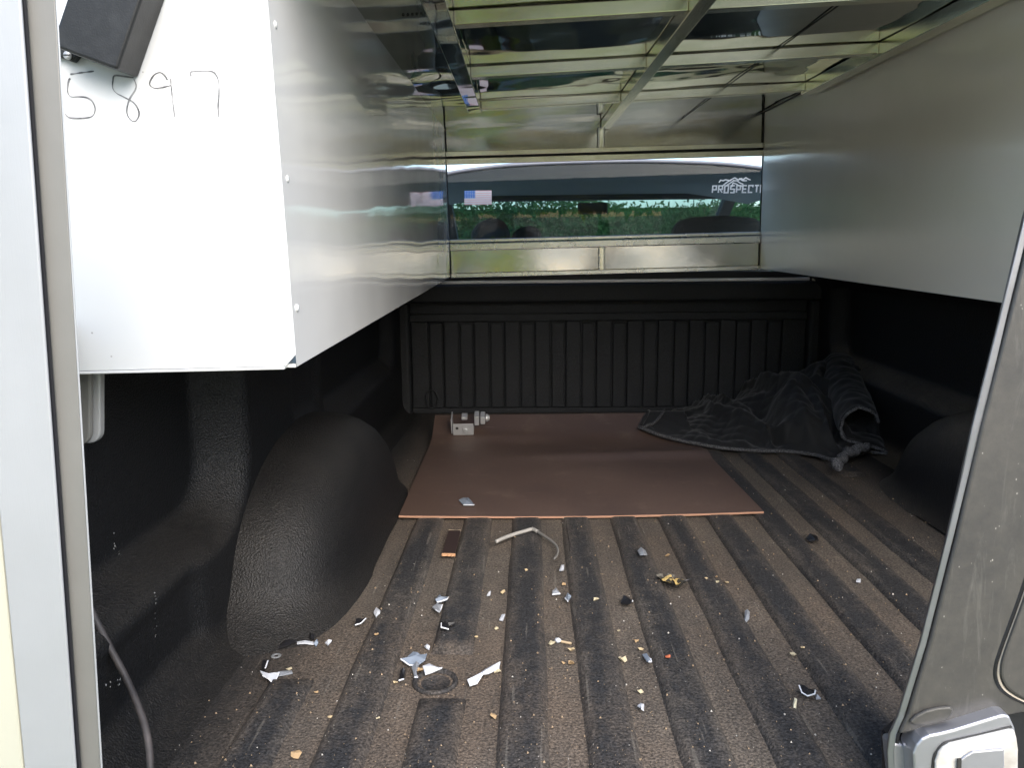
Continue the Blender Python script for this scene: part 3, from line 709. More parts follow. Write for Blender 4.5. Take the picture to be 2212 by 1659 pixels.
# ------------------------------------------------------------------ grey rear post at the right
PY = 0.78
post = empty('rear_post', ony(2050, 1640, PY)); tag(post, 'dusty grey leaning rear corner post of the truck with latch', 'post')
def topost(mb):
    c = post.location; mb.v = [(x - c.x, y - c.y, z - c.z) for x, y, z in mb.v]; return mb
E = [(2262, 280), (2212, 478), (2160, 690), (2100, 925), (2045, 1165), (1988, 1390), (1940, 1548), (1922, 1588), (1917, 1625), (1922, 1760)]
def shift(dx): return [(a + dx, b) for a, b in E]
def band(e0, e1, Y, th, mat, name, bev=0.0):
    mb = MB(); n = len(e0)
    for i in range(n - 1):
        mb.prism([ony(*e0[i], Y), ony(*e1[i], Y), ony(*e1[i + 1], Y), ony(*e0[i + 1], Y)], (0, th, 0))
    bm = bmesh.new(); me = bpy.data.meshes.new('t'); me.from_pydata(mb.v, [], mb.f); bm.from_mesh(me)
    bmesh.ops.remove_doubles(bm, verts=bm.verts, dist=1e-5)
    seen = {}
    for f in bm.faces: seen.setdefault(tuple(sorted(v.index for v in f.verts)), []).append(f)
    bmesh.ops.delete(bm, geom=[f for l in seen.values() if len(l) > 1 for f in l], context='FACES_ONLY')
    bm.verts.ensure_lookup_table(); bm.verts.index_update()
    o2 = MB(); o2.add([v.co for v in bm.verts], [tuple(v.index for v in f.verts) for f in bm.faces]); bm.free()
    return topost(o2).build(name, mat, post, bevel=bev)
band(E, shift(15), PY, 0.004, M['flange'], 'flange', 0.001)
band(shift(15), shift(22), PY + 0.003, 0.004, M['blackpaint'], 'seam_gap')
P2 = [(a + 22, b) for a, b in E[:8]]
pan = P2 + [(2010, 1575), (2120, 1560), (2215, 1540), (2420, 1500), (2420, 280)]
topost(MB().prism([ony(a, b, PY - 0.004) for a, b in pan], (0, 0.008, 0))).build('post_panel', M['dusty'], post, bevel=0.003, seg=3)
bead = [(2330, 900), (2262, 1130), (2210, 1290), (2170, 1400), (2157, 1445), (2160, 1475), (2180, 1500), (2230, 1525), (2330, 1560)]
m = MB(); m.tube(catmull([ony(a, b, PY - 0.0035) for a, b in bead], 6), 0.0019, 6); topost(m).build('rubber_bead', M['tan'], post, smooth=True)
m = MB(); m.tube(catmull([ony(a - 8, b - 3, PY - 0.003) for a, b in bead], 6), 0.0026, 6); topost(m).build('bead_gap', M['blackpaint'], post, smooth=True)
m = MB(); m.prism([ony(a, b, PY - 0.009) for a, b in catmull([Vector((a + 7, b, 0)) for a, b in bead], 4) and [(v.x, v.y) for v in catmull([Vector((a + 7, b - 4, 0)) for a, b in bead], 4)]], (0, 0.0045, 0))
topost(m).build('raised_panel', M['dusty'], post, bevel=0.002)
def zc(pts): return [((2176 + x / 5.53) / 1.1646, (1632 + y / 5.53) / 1.1646) for x, y in pts]
topost(MB().prism([ony(a, b, PY + 0.012) for a, b in zc([(320, 1280), (640, 1000), (850, 1020), (1800, 900), (2600, 800), (2600, 2100), (340, 2100)])], (0, 0.02, 0))).build('latch_recess', M['blackpaint'], post, bevel=0.003)
topost(MB().prism([ony(a, b, PY - 0.0085) for a, b in zc([(625, 1030), (720, 940), (860, 870), (1020, 830), (1180, 815), (1240, 850), (1215, 930), (1160, 1000), (1000, 1050), (850, 1085), (690, 1080)])], (0, 0.004, 0))).build('striker_pad', M['dusty'], post, bevel=0.002)
topost(MB().prism([ony(a, b, PY + 0.002) for a, b in zc([(335, 1330), (430, 1310), (530, 1345), (600, 1420), (660, 1480), (700, 1700), (720, 2100), (420, 2100), (360, 1600)])], (0, 0.02, 0))).build('bumper_corner', M['latchgrey'], post, bevel=0.008, seg=3)
topost(MB().prism([ony(a, b, PY - 0.020) for a, b in zc([(668, 1470), (720, 1350), (790, 1265), (900, 1210), (1050, 1180), (1250, 1130), (1880, 935), (1960, 925), (2020, 950), (2090, 1110), (2140, 1400), (2150, 2100), (700, 2100)])], (0, 0.03, 0))).build('latch_housing', M['latchgrey'], post, bevel=0.006, seg=3)
topost(MB().prism([ony(a, b, PY - 0.025) for a, b in zc([(985, 1590), (1030, 1460), (1090, 1390), (1180, 1335), (2030, 1135), (2090, 1150), (2120, 1260), (2140, 1420), (2130, 2100), (985, 2100)])], (0, 0.0045, 0))).build('latch_plate', M['latchwhite'], post, bevel=0.003, seg=3)
m = MB(); m.tube(catmull([ony(a, b, PY - 0.0205) for a, b in zc([(930, 2000), (950, 1560), (1010, 1420), (1090, 1330), (1200, 1290), (1600, 1200), (2040, 1090)])], 5), 0.0013, 6); topost(m).build('housing_groove', M['seam'], post, smooth=True)
topost(MB().prism([ony(a, b, PY - 0.0275) for a, b in zc([(1400, 1500), (1500, 1440), (1940, 1400), (1960, 2100), (1300, 2100), (1330, 1560)])], (0, 0.003, 0))).build('latch_pocket', M['latchgrey'], post, bevel=0.002)
topost(MB().prism([ony(a, b, PY - 0.029) for a, b in zc([(1295, 1550), (1345, 1540), (1335, 2000), (1290, 2000)])], (0, 0.002, 0))).build('latch_slot', M['seam'], post)

# ------------------------------------------------------------------ hardboard sheet
bl, fr_, fl_ = onz(940, 897, 0.074), onz(1650, 1105, 0.014), onz(861, 1114, 0.014)
ex = (fr_ - fl_); ey = (bl - fl_); ey.z = 0; hb = empty('hardboard_sheet', fl_); tag(hb, 'thin brown hardboard sheet lying flat on the ribbed bed floor', 'board')
def hbz(u, v):
    z = 0.060 * (max(0, v - 0.76) / 0.24) ** 2 + 0.010 * math.exp(-((v - 0.60 - 0.03 * u) / 0.05) ** 2) * sstep(0.25, 0.6, u) + 0.004 * math.exp(-((v - 0.86) / 0.03) ** 2 - ((u - 0.33) / 0.12) ** 2)
    return z - 0.0035 * math.sin(math.pi * u) * (1 - v) + 0.001 * noise.noise((u * 3, v * 3, 2))
m = MB()
def hbp(u, v, dz=0.0):
    p = ex * u + ey * v; return (p.x, p.y - 0.008 * math.sin(math.pi * u) * (1 - v), hbz(u, v) + dz)
m.grid(lambda u, v: hbp(u, v), 50, 60); m.build('face', M['hardboard'], hb, smooth=True)
rim = [(i / 50, 0) for i in range(50)] + [(1, i / 60) for i in range(60)] + [(1 - i / 50, 1) for i in range(50)] + [(0, 1 - i / 60) for i in range(60)]
m = MB(); n = len(rim); m.add([hbp(u, v, 0.0) for u, v in rim] + [hbp(u, v, -0.0048) for u, v in rim], [(i, (i + 1) % n, n + (i + 1) % n, n + i) for i in range(n)]); m.build('cut_edge', M['hardboard_edge'], hb)
def onboard(x, y):
    d = ray(x, y); p = CAMP.copy()
    for i in range(2400):                  # walk along the line of sight until it meets the sheet
        p = CAMP + d * (1.5 + i * 0.001); e = Vector((p.x - fl_.x, p.y - fl_.y, 0)); u = e.dot(ex) / ex.length_squared; v = e.dot(ey) / ey.length_squared
        if 0 <= u <= 1 and 0 <= v <= 1 and p.z <= fl_.z + hbz(u, v): break
    return p

# ------------------------------------------------------------------ zinc clamp on the board
c = onboard(1005, 941); _v = (c - fl_).dot(ey) / ey.length_squared
_sl = (hbz(0.2, min(1, _v + 0.055)) - hbz(0.2, _v)) / (0.055 * ey.length); c.z += 0.002
cl = empty('metal_clamp', c, Euler((math.atan(_sl), 0, 0.03))); tag(cl, 'small zinc bracket clamp with bolts at the back of the board', 'bracket')
m = MB(); m.box((-0.040, -0.002, 0.0), (0.028, 0.001, 0.043)); f = m.build('front_plate', M['galv'], cl, bevel=0.0015)
m = MB(); m.box((-0.040, 0.0012, 0.0), (0.028, 0.055, 0.0035)); m.build('base_plate', M['galv'], cl, bevel=0.001)
m = MB(); m.box((-0.046, 0.0012, 0.004), (-0.042, 0.055, 0.058)); m.build('side_plate', M['galv'], cl, bevel=0.001)
m = MB(); m.box((0.030, 0.03, 0.018), (0.046, 0.07, 0.052)); m.build('jaw', M['galv'], cl, bevel=0.002)
m = MB(); m.box((0.050, 0.03, 0.022), (0.066, 0.07, 0.050)); m.build('jaw', M['galv'], cl, bevel=0.002)
m = MB(); m.box((-0.012, 0.02, 0.045), (0.008, 0.05, 0.056)); m.build('spacer', M['galv'], cl, bevel=0.002)
m = MB(); m.lathe((0.068, 0.05, 0.036), (1, 0, 0), [(0.013, 0), (0.013, 0.006), (0.009, 0.009), (0.009, 0.012)], 16); m.build('nut', M['galv'], cl)
m = MB(); m.lathe((-0.026, -0.0022, 0.027), (0, -1, 0), [(0.005, 0), (0.005, 0.0005)], 14); m.build('bolt_hole', M['seam'], f)
m = MB(); m.lathe((0.002, -0.002, 0.020), (0, -1, 0), [(0.013, 0), (0.013, 0.002), (0.009, 0.0025), (0.0085, 0.006), (0.006, 0.0075)], 18); m.build('bolt', M['galv'], cl, smooth=False)

# ------------------------------------------------------------------ blanket
bk = empty('moving_blanket', onz(1700, 976, 0)); tag(bk, 'crumpled black quilted blanket, partly rolled, against the bulkhead', 'blanket')
def tobk(mb):
    c = bk.location; mb.v = [(x - c.x, y - c.y, z - c.z) for x, y, z in mb.v]; return mb
FR = [onz(a, b, z_) for a, b, z_ in ((1380, 923, 0.045), (1425, 941, 0.030), (1490, 957, 0.022), (1560, 969, 0.016), (1640, 975, .014), (1700, 976, .014), (1760, 984, .014), (1800, 994, .014), (1850, 985, .014), (1905, 968, .014), (1935, 950, .014))]
RD = [ony(a, b, Y) for a, b, Y in ((1381, 922, FR[0].y + 0.015), (1425, 908, 2.74), (1470, 893, 2.80), (1545, 864, 2.80), (1598, 860, 2.76), (1650, 828, 2.74), (1690, 820, 2.72), (1745, 815, 2.70), (1790, 800, 2.72), (1840, 800, 2.74), (1890, 870, 2.76))]
FR = catmull(FR, 10); RD = catmull(RD, 10)
def bdz(x, y):
    d = Vector((x, y, 0)) - Vector((fl_.x, fl_.y, 0)); a_ = d.dot(ex) / ex.length_squared; b_ = d.dot(ey) / ey.length_squared
    return fl_.z + hbz(min(1, max(0, a_)), min(1, max(0, b_))) if -.01 < a_ < 1.01 and -.01 < b_ < 1.01 else 0.0
def blk(u, v):
    i = u * (len(FR) - 1); k = min(int(i), len(FR) - 2); t = i - k
    a = FR[k].lerp(FR[k + 1], t); b = RD[k].lerp(RD[k + 1], t); e = Vector((b.x + 0.01, b.y + (2.965 - b.y) * sstep(0.02, 0.30, u), max(0.012, b.z * 0.65)))
    if v < 0.65:
        w = v / 0.65; p = a.lerp(b, w); p.z = a.z + (b.z - a.z) * (1 - (1 - w) ** 1.8)
    else:
        w = (v - 0.65) / 0.35; p = b.lerp(e, w); p.z = b.z + (e.z - b.z) * w * w
    if v < 0.65: p.z += min(1, b.z / 0.12) * math.sin(math.pi * v / 0.65) * (0.055 * math.exp(-((u - 0.60) / 0.055) ** 2) - 0.05 * math.exp(-((u - 0.47) / 0.04) ** 2) + 0.03 * math.exp(-((u - 0.34 - 0.1 * v) / 0.04) ** 2) - 0.04 * math.exp(-((u - 0.74) / 0.04) ** 2))
    amp = sstep(0.0, 0.12, v) * min(1, b.z / 0.12)
    fx, fy = p.x * 13, p.y * 8
    n1 = noise.noise((fx + 2 * noise.noise((fx * .6, fy * .6, 3)), fy, 0.5)); rid = 1 - abs(noise.noise((fx * 0.9 + 4, fy * 0.5 + p.x * 5, 1.7))) * 2
    p.z += amp * (0.036 * n1 + 0.070 * max(0, rid - 0.45) - 0.02); p.x += amp * 0.016 * noise.noise((fx, fy, 5)); p.y += amp * 0.03 * noise.noise((fx, fy, 8))
    # quilting
    q = abs(math.sin((p.x * 0.8 + p.y) * 62)) ** 0.4 * abs(math.sin((p.x - p.y * 0.7) * 58)) ** 0.4
    p.z += 0.0065 * q * sstep(0, .08, v); p.z = max(p.z, 0.013, bdz(p.x, p.y) + 0.006)
    return p
m = MB(); m.grid(blk, 190, 110); o = tobk(m).build('quilted_cloth', M['fabric'], bk, smooth=True)
s = o.modifiers.new('thick', 'SOLIDIFY'); s.thickness = 0.006
m = MB(); m.tube([blk(i / 90, 0.0) + Vector((0, -0.002, 0.002)) for i in range(70)], 0.0062, 6); tobk(m).build('piping', M['binding'], bk, smooth=True)
m = MB(); m.tube([blk(0.02 + 0.18 * i / 24, 0.05 + 0.58 * i / 24) + Vector((0, -0.002, 0.005)) for i in range(25)], 0.005, 6); tobk(m).build('piping', M['binding'], bk, smooth=True)
# rolled end: a spiral sheet swept from the bulkhead towards the camera
ne, fe = ony(1858, 915, 2.30), ony(1812, 800, 2.78)
ax = (fe - ne).normalized(); sx_ = Vector((1, 0, 0)); sx_ = (sx_ - ax * sx_.dot(ax)).normalized(); sz_ = sx_.cross(ax); sz_ = -sz_ if sz_.z < 0 else sz_
prof = []
for i in range(30):
    a = rad(20 + 290 * i / 29); r = 0.050 + 0.003 * math.sin(i * 1.3); prof.append((r * math.cos(a), r * math.sin(a)))
prof = prof[::1]
px, pz = prof[-1]
prof2 = [(-0.052, -0.02), (-0.045, -0.045), (-0.025, -0.058), (0.02, -0.066), (0.06, -0.072), (0.082, -0.086), (0.078, -0.104), (0.045, -0.112)]
scurve = [(0.050 * math.cos(rad(a)), 0.050 * math.sin(rad(a))) for a in range(10, 190, 12)] + prof2
sc3 = [Vector((a, 0, b)) for a, b in scurve]; sc3 = catmull(sc3, 3)
def roll(u, v):
    k = min(int(u * (len(sc3) - 1)), len(sc3) - 1); q = sc3[k]
    p = ne + (fe - ne) * v + sx_ * (q.x * (1 + 0.25 * v)) + sz_ * (q.z * (1 + 0.2 * v))
    p += Vector((0.004 * noise.noise((q.x * 60, v * 9, 1)), 0.006 * noise.noise((q.z * 50, v * 2, 3)), 0.005 * noise.noise((q.x * 40, v * 14, 2)) + 0.004 * noise.noise((q.x * 25, v * 30, 6.6))))
    p.z = max(p.z, 0.015); return p
m = MB(); m.grid(roll, len(sc3) - 1, 70); o = tobk(m).build('rolled_end', M['fabric'], bk, smooth=True)
s = o.modifiers.new('thick', 'SOLIDIFY'); s.thickness = 0.009; s.offset = 0
m = MB(); pp = [roll(i / (len(sc3) - 1), 0.0) + Vector((random.uniform(-.001, .001), -0.003, random.uniform(-.001, .001))) for i in range(len(sc3))]
m.tube(pp, [0.0045 + random.uniform(-.0012, .0016) for _ in pp], 6); tobk(m).build('frayed_edge', M['lint'], bk, smooth=True)
dr = [ony(a, b, Y) for a, b, Y in ((1870, 962, 2.25), (1845, 975, 2.2), (1818, 990, 2.12), (1806, 1012, 2.06))]
m = MB(); dc = catmull(dr, 6); m.tube([p + Vector((random.uniform(-.009, .009), 0, random.uniform(-.007, .007))) for p in dc], [0.012 + 0.005 * math.sin(i * 1.7) for i in range(len(dc))], 9); tobk(m).build('frayed_corner', M['lint'], bk, smooth=True)

# ------------------------------------------------------------------ cable at the left
pts = [ony(a, b, Y) for a, b, Y in ((120, 1150, 0.88), (170, 1260, 0.88), (200, 1325, 0.88), (235, 1395, 0.87), (272, 1465, 0.86), (300, 1530, 0.84), (318, 1590, 0.82), (325, 1659, 0.80), (324, 1760, 0.78))]
pts = catmull(pts, 8)
m = MB(); c0 = pts[-1]; m.tube([p - c0 for p in pts], 0.0042, 10); o = m.build('cable', M['cord'], None, smooth=True); o.location = c0
tag(o, 'dusty black cable hanging beside the aluminium door', 'cable')

# ------------------------------------------------------------------ litter on the floor
def Z3(x, y): return ((600 + x / 2.765) / 1.1646, (1332 + y / 2.765) / 1.1646)
def Z4(x, y): return ((1200 + x / 2.765) / 1.1646, (1332 + y / 2.765) / 1.1646)
def Z5(x, y): return ((1776 + x / 2.765) / 1.1646, (1332 + y / 2.765) / 1.1646)
def Z7(x, y): return ((900 + x / 2.765) / 1.1646, (950 + y / 2.765) / 1.1646)
def floor_h(x, y):
    for k in range(-3, 9):
        c = -0.0145 + 0.1137 * k
        if abs(x - c) < RW / 2 + 0.006:
            if k == -1 and 1.0 < y < 1.125: return 0.0
            if k == -3 and y > 1.05: return 0.0
            return 0.0092
    return 0.001
M['sh_white'] = plain('broken_white_plastic', (0.50, 0.52, 0.56), 0.28)
M['sh_grey'] = plain('broken_grey_plastic', (0.24, 0.255, 0.28), 0.3)
M['sh_black'] = plain('broken_black_plastic', (0.012, 0.012, 0.014), 0.3)
M['sh_blue'] = plain('broken_blue_grey_plastic', (0.22, 0.26, 0.32), 0.22)
M['edge_white'] = plain('bright_broken_edge', (0.68, 0.70, 0.74), 0.35)
def shard(name, label, cat, fnz, poly, mat, lift=0.006, thick=0.0022, edge=None, curl=0.006, board=False):
    D = [fnz(*p) for p in poly]
    G = [(onboard(*d) if board else onz(*d, floor_h(onz(*d).x, onz(*d).y) + 0.0008)) for d in D]
    c = sum(G, Vector()) / len(G); zmin = min(p.z for p in G)
    lift *= 0.65; curl *= 0.6; top = []
    for i, p in enumerate(G):
        q = p - c; q.z = zmin - c.z + (lift if board else lift) * (0.25 + 0.75 * (0.5 + 0.5 * math.sin(i * 1.9 + len(poly)))) + thick
        top.append(q)
    ctr = Vector((0, 0, sum(p.z for p in top) / len(top) + curl))
    n = len(top); vs = top + [ctr] + [p - Vector((0, 0, thick)) for p in top] + [ctr - Vector((0, 0, thick))]
    fs = [(i, (i + 1) % n, n) for i in range(n)] + [((i + 1) % n + n + 1, i + n + 1, 2 * n + 1) for i in range(n)] + [(i, i + n + 1, (i + 1) % n + n + 1, (i + 1) % n) for i in range(n)]
    o = MB().add(vs, fs).build(name, mat); o.location = c; tag(o, label, cat)
    o['group'] = 'broken plastic pieces on the bed floor'
    if edge:
        m = MB(); e = [top[i % n] for i in edge]
        m.tube([p + Vector((0, -0.0006, 0.0)) for p in e], 0.0011, 5); m.build('broken_edge', M['edge_white'], o)
    return o
shard('plastic_shard', 'largest grey plastic shard, triangular, touching the drain plug pieces', 'shard', Z3, [(1130, 932), (1175, 903), (1215, 880), (1245, 890), (1285, 905), (1312, 888), (1300, 940), (1245, 968), (1190, 963)], M['sh_blue'], 0.010, edge=(0, 8, 7))
shard('plastic_shard', 'narrow grey shard standing just left of the drain plug', 'shard', Z3, [(1205, 985), (1240, 958), (1258, 965), (1232, 1020), (1246, 1070), (1226, 1062)], M['sh_grey'], 0.012, edge=(3, 4, 5))
shard('plastic_shard', 'curved white shard overlapping the upper rim of the drain plug', 'shard', Z3, [(1282, 985), (1330, 970), (1385, 978), (1416, 996), (1400, 1010), (1350, 1012), (1300, 1028)], M['sh_white'], 0.012, edge=(3, 4, 5, 6))
shard('plastic_shard', 'small black leaf-shaped shard with white foot left of the drain plug', 'shard', Z3, [(1117, 1070), (1128, 1020), (1150, 998), (1163, 1005), (1152, 1072)], M['sh_black'], 0.012, edge=(4, 0))
shard('plastic_shard', 'long pale pointed shard to the right of the drain plug', 'shard', Z3, [(1592, 1082), (1640, 1040), (1720, 1000), (1822, 955), (1812, 980), (1740, 1022), (1700, 1045), (1660, 1092), (1608, 1102)], M['sh_white'], 0.012, edge=(4, 5, 6, 7, 8))
shard('plastic_shard', 'pale Y-shaped shard on the floor below the dark brown strip', 'shard', Z3, [(1370, 512), (1385, 482), (1402, 478), (1408, 498), (1440, 475), (1462, 460), (1450, 488), (1412, 520), (1382, 522)], M['sh_blue'], 0.010, edge=(5, 6, 7, 8))
shard('plastic_shard', 'pale triangular shard just below the Y-shaped one', 'shard', Z3, [(1348, 560), (1380, 548), (1418, 545), (1405, 580), (1398, 608), (1372, 585)], M['sh_grey'], 0.010, edge=(2, 3, 4, 5))
shard('plastic_shard', 'white crescent chip at the right foot of the left wheel well', 'shard', Z3, [(940, 596), (958, 570), (985, 550), (996, 552), (982, 582), (955, 600)], M['sh_white'], 0.008)
shard('plastic_shard', 'black chip with white lower edge by the left wheel well', 'shard', Z3, [(812, 690), (820, 660), (845, 640), (868, 660), (888, 656), (852, 684)], M['sh_black'], 0.012, edge=(4, 5, 0))
shard('plastic_shard', 'bright bluish-white shard at the end of the leftmost rib', 'shard', Z3, [(152, 1022), (178, 1030), (205, 1048), (250, 1040), (285, 1028), (245, 1056), (212, 1072), (172, 1052)], M['sh_white'], 0.012, edge=(4, 5, 6, 7))
shard('plastic_strip', 'dull grey strip beside the bright bluish-white shard', 'strip', Z3, [(268, 1032), (275, 1008), (330, 998), (372, 996), (377, 1014), (320, 1024)], M['sh_grey'], 0.003, curl=0.001)
shard('plastic_shard', 'long black shard in front of the left wheel well', 'shard', Z3, [(278, 842), (325, 800), (350, 786), (405, 788), (408, 806), (350, 826)], M['sh_black'], 0.010)
shard('plastic_strip', 'thin white rod-like strip right of the long black shard', 'strip', Z3, [(408, 800), (465, 798), (522, 800), (524, 812), (465, 814), (408, 813)], M['sh_white'], 0.006, curl=0.002)
shard('plastic_shard', 'small dark blue chip at the tip of the white rod-like strip', 'shard', Z3, [(525, 800), (548, 788), (556, 812), (540, 824), (526, 818)], M['sh_blue'], 0.008)
shard('plastic_shard', 'tiny square pale chip in front of the left wheel well', 'shard', Z3, [(603, 802), (632, 782), (650, 795), (622, 820)], M['sh_white'], 0.006)
shard('plastic_shard', 'curved black shard above the bright bluish-white one', 'shard', Z3, [(162, 998), (172, 960), (190, 935), (216, 928), (208, 960), (190, 1002)], M['sh_black'], 0.014, edge=(4, 5))
shard('plastic_shard', 'small black chip above the white rod-like strip', 'shard', Z3, [(488, 768), (498, 752), (530, 758), (528, 776), (505, 778)], M['sh_black'], 0.010)
shard('plastic_block', 'small dark grey rectangular piece on a black rib at centre left', 'plastic piece', Z3, [(1410, 712), (1412, 682), (1440, 664), (1500, 668), (1512, 680), (1465, 690), (1464, 716)], M['sh_black'], 0.010, edge=(6, 0, 1))
shard('plastic_shard', 'tiny white chip above the grey triangular shard', 'shard', Z3, [(1293, 826), (1312, 818), (1332, 836), (1326, 848), (1305, 840)], M['sh_white'], 0.006)
shard('plastic_shard', 'tiny white hook-shaped chip left of the triangular white chip', 'shard', Z3, [(1727, 470), (1740, 456), (1756, 448), (1752, 464), (1740, 474)], M['sh_white'], 0.006)
shard('plastic_shard', 'small white slotted rectangle left of the tan stick', 'shard', Z3, [(1815, 640), (1832, 608), (1856, 612), (1840, 648)], M['sh_white'], 0.006, curl=0.001)
shard('plastic_shard', 'small white triangular chip in the middle of the floor', 'shard', Z4, [(523, 466), (526, 450), (550, 428), (575, 450), (580, 466)], M['sh_grey'], 0.008, edge=(4, 0))
shard('plastic_shard', 'translucent bluish curl right of the white triangular chip', 'shard', Z4, [(612, 492), (630, 468), (655, 460), (648, 490), (632, 524)], M['sh_blue'], 0.010, edge=(0, 4))
shard('plastic_shard', 'white curled scrap near the bent wire tip', 'shard', Z4, [(572, 296), (585, 270), (606, 268), (604, 290), (588, 302)], M['sh_white'], 0.008)
shard('plastic_clip', 'black ridged clip on a rib at centre right', 'clip', Z4, [(1000, 535), (1020, 500), (1045, 492), (1080, 512), (1082, 540), (1050, 550)], M['sh_black'], 0.014, edge=(3, 4))
shard('plastic_shard', 'dark blue wedge with white tip in the middle of the floor', 'shard', Z4, [(1150, 892), (1180, 900), (1208, 888), (1212, 940), (1196, 955), (1180, 942)], M['sh_blue'], 0.010, edge=(2, 3, 4))
shard('plastic_shard', 'white bird-shaped scrap at the bottom centre of the floor', 'shard', Z4, [(1116, 1252), (1138, 1250), (1162, 1242), (1160, 1278), (1142, 1284), (1136, 1268)], M['sh_white'], 0.010)
shard('plastic_clip', 'small dark grey tag lying in a valley at centre right', 'clip', Z4, [(1860, 640), (1862, 590), (1880, 576), (1897, 588), (1894, 636)], M['sh_grey'], 0.006)
shard('plastic_shard', 'boat-shaped black shard with white rim near the grey post', 'shard', Z5, [(645, 1132), (672, 1124), (715, 1138), (757, 1158), (752, 1195), (705, 1184), (665, 1165)], M['sh_black'], 0.014, edge=(3, 4, 5, 6, 0))
shard('plastic_shard', 'thin grey splinter at the tip of the boat-shaped shard', 'shard', Z5, [(755, 1164), (772, 1180), (797, 1202), (765, 1196)], M['sh_grey'], 0.006)
shard('plastic_shard', 'small cream chip below the boat-shaped shard', 'shard', Z5, [(598, 1218), (614, 1204), (632, 1212), (626, 1246), (608, 1240)], plain('cream_chip', (0.72, 0.67, 0.48), 0.5), 0.008)
shard('plastic_shard', 'tiny white rectangle in the valley next to the grey post', 'shard', Z5, [(1044, 372), (1050, 358), (1076, 364), (1074, 378)], M['sh_white'], 0.005, curl=0.001)
shard('plastic_clip', 'dark threaded plug on the floor right of the board corner', 'plug', Z5, [(698, 85), (720, 62), (770, 66), (784, 92), (760, 108), (715, 106)], M['sh_black'], 0.014)
shard('plastic_shard', 'grey crumpled lump of foil right of the bent wire', 'foil', Z4, [(1117, 168), (1140, 155), (1172, 168), (1184, 190), (1165, 206), (1132, 200)], M['sh_grey'], 0.012)
shard('plastic_shard', 'pale blue plastic triangle lying on the brown board', 'shard', Z7, [(703, 862), (735, 850), (770, 845), (812, 892), (808, 902), (735, 898)], M['sh_blue'], 0.006, edge=(3, 4, 5), board=True)
for o in list(COL.objects):
    if o.get('group') and o.get('category') in ('foil',): del o['group']
# washer
c = onz(*Z3(262, 890)); m = MB(); m.grid(lambda u, v: ((0.0056 + 0.0024 * math.cos(2 * math.pi * v)) * math.cos(2 * math.pi * u), (0.0056 + 0.0024 * math.cos(2 * math.pi * v)) * math.sin(2 * math.pi * u), 0.0009 * math.sin(2 * math.pi * v)), 24, 8)
o = m.build('washer', plain('dull_washer', (0.17, 0.175, 0.18), 0.45)); o.location = (c.x, c.y, 0.0022); tag(o, 'round grey washer on the floor beside the long black shard', 'washer')
# bent wire / zip tie
P = [Z7(*p) for p in ((962, 1142), (1020, 1115), (1090, 1090), (1150, 1072), (1208, 1056), (1228, 1060), (1250, 1072))]
g3 = catmull([onz(a, b, 0.014) for a, b in P], 5); c = g3[0].copy()
wt = empty('bent_wire', c); tag(wt, 'bent grey wire lying on the floor in front of the board', 'wire')
m = MB(); m.tube([p - c for p in g3], 0.0042, 8); m.build('thick_end', plain('grey_sleeve', (0.30, 0.29, 0.27), 0.5), wt, smooth=True)
g4 = catmull([onz(*Z7(*p), 0.0135) for p in ((1250, 1072), (1300, 1105), (1350, 1140), (1380, 1170), (1393, 1200), (1388, 1232), (1366, 1262))], 5)
m = MB(); m.tube([p - c for p in g4], [0.0034 - 0.0014 * i / len(g4) for i in range(len(g4))], 8); m.build('thin_end', plain('dull_wire', (0.16, 0.155, 0.145), 0.5), wt, smooth=True)
g5 = catmull([onz(*Z7(*p), 0.0105) for p in ((1455, 1012), (1462, 1060), (1472, 1120), (1482, 1165), (1480, 1205))], 5); c = g5[0].copy()
m = MB(); m.tube([p - c for p in g5], 0.0012, 6); o = m.build('thread', M['cord'], None, smooth=True); o.location = c; tag(o, 'thin dark thread on the floor right of the bent wire', 'thread')
# brown strip with torn ends
q = [onz(*Z7(*p), 0.012) for p in ((586, 1222), (680, 1224), (714, 1062), (632, 1062))]; c = q[0].copy()
bs = empty('brown_strip', c); tag(bs, 'dark brown rectangular strip with torn tan ends on the floor', 'strip')
m = MB(); m.prism([p - c for p in q], (0, 0, -0.004)); m.build('strip_body', plain('dark_brown_strip', (0.028, 0.016, 0.013), 0.5), bs, bevel=0.0008)
for (a, b, s_) in ((0, 1, -1), (3, 2, 1)):
    pa, pb = q[a] - c, q[b] - c; m = MB(); tt = []
    for i in range(9):
        p = pa.lerp(pb, i / 8); tt.append(p + Vector((0, s_ * random.uniform(0.004, 0.0075), -0.001)))
    base = [pa.lerp(pb, i / 8) for i in range(9)]
    m.prism(base + tt[::-1], (0, 0, -0.0034)); m.build('torn_end', plain('torn_tan_paper', (0.50, 0.28, 0.15), 0.8) if s_ < 0 else plain('torn_pale_paper', (0.42, 0.34, 0.24), 0.8), bs)
# stick with white end
a, b = onz(*Z4(585, 780), 0.004), onz(*Z4(656, 795), 0.004)
st = empty('tan_stick', a); tag(st, 'short tan stick with a white end in the middle of the floor', 'stick')
m = MB(); m.tube([Vector((0, 0, 0)), b - a], 0.002, 6); m.build('stick', plain('tan_wood', (0.42, 0.32, 0.2), 0.8), st)
e = onz(*Z4(545, 768), 0.005) - a; m = MB(); m.tube([Vector((0, 0, 0.001)), e * 0.5, e], [0.002, 0.0045, 0.003], 7); m.build('white_end', M['sh_white'], st, smooth=True)
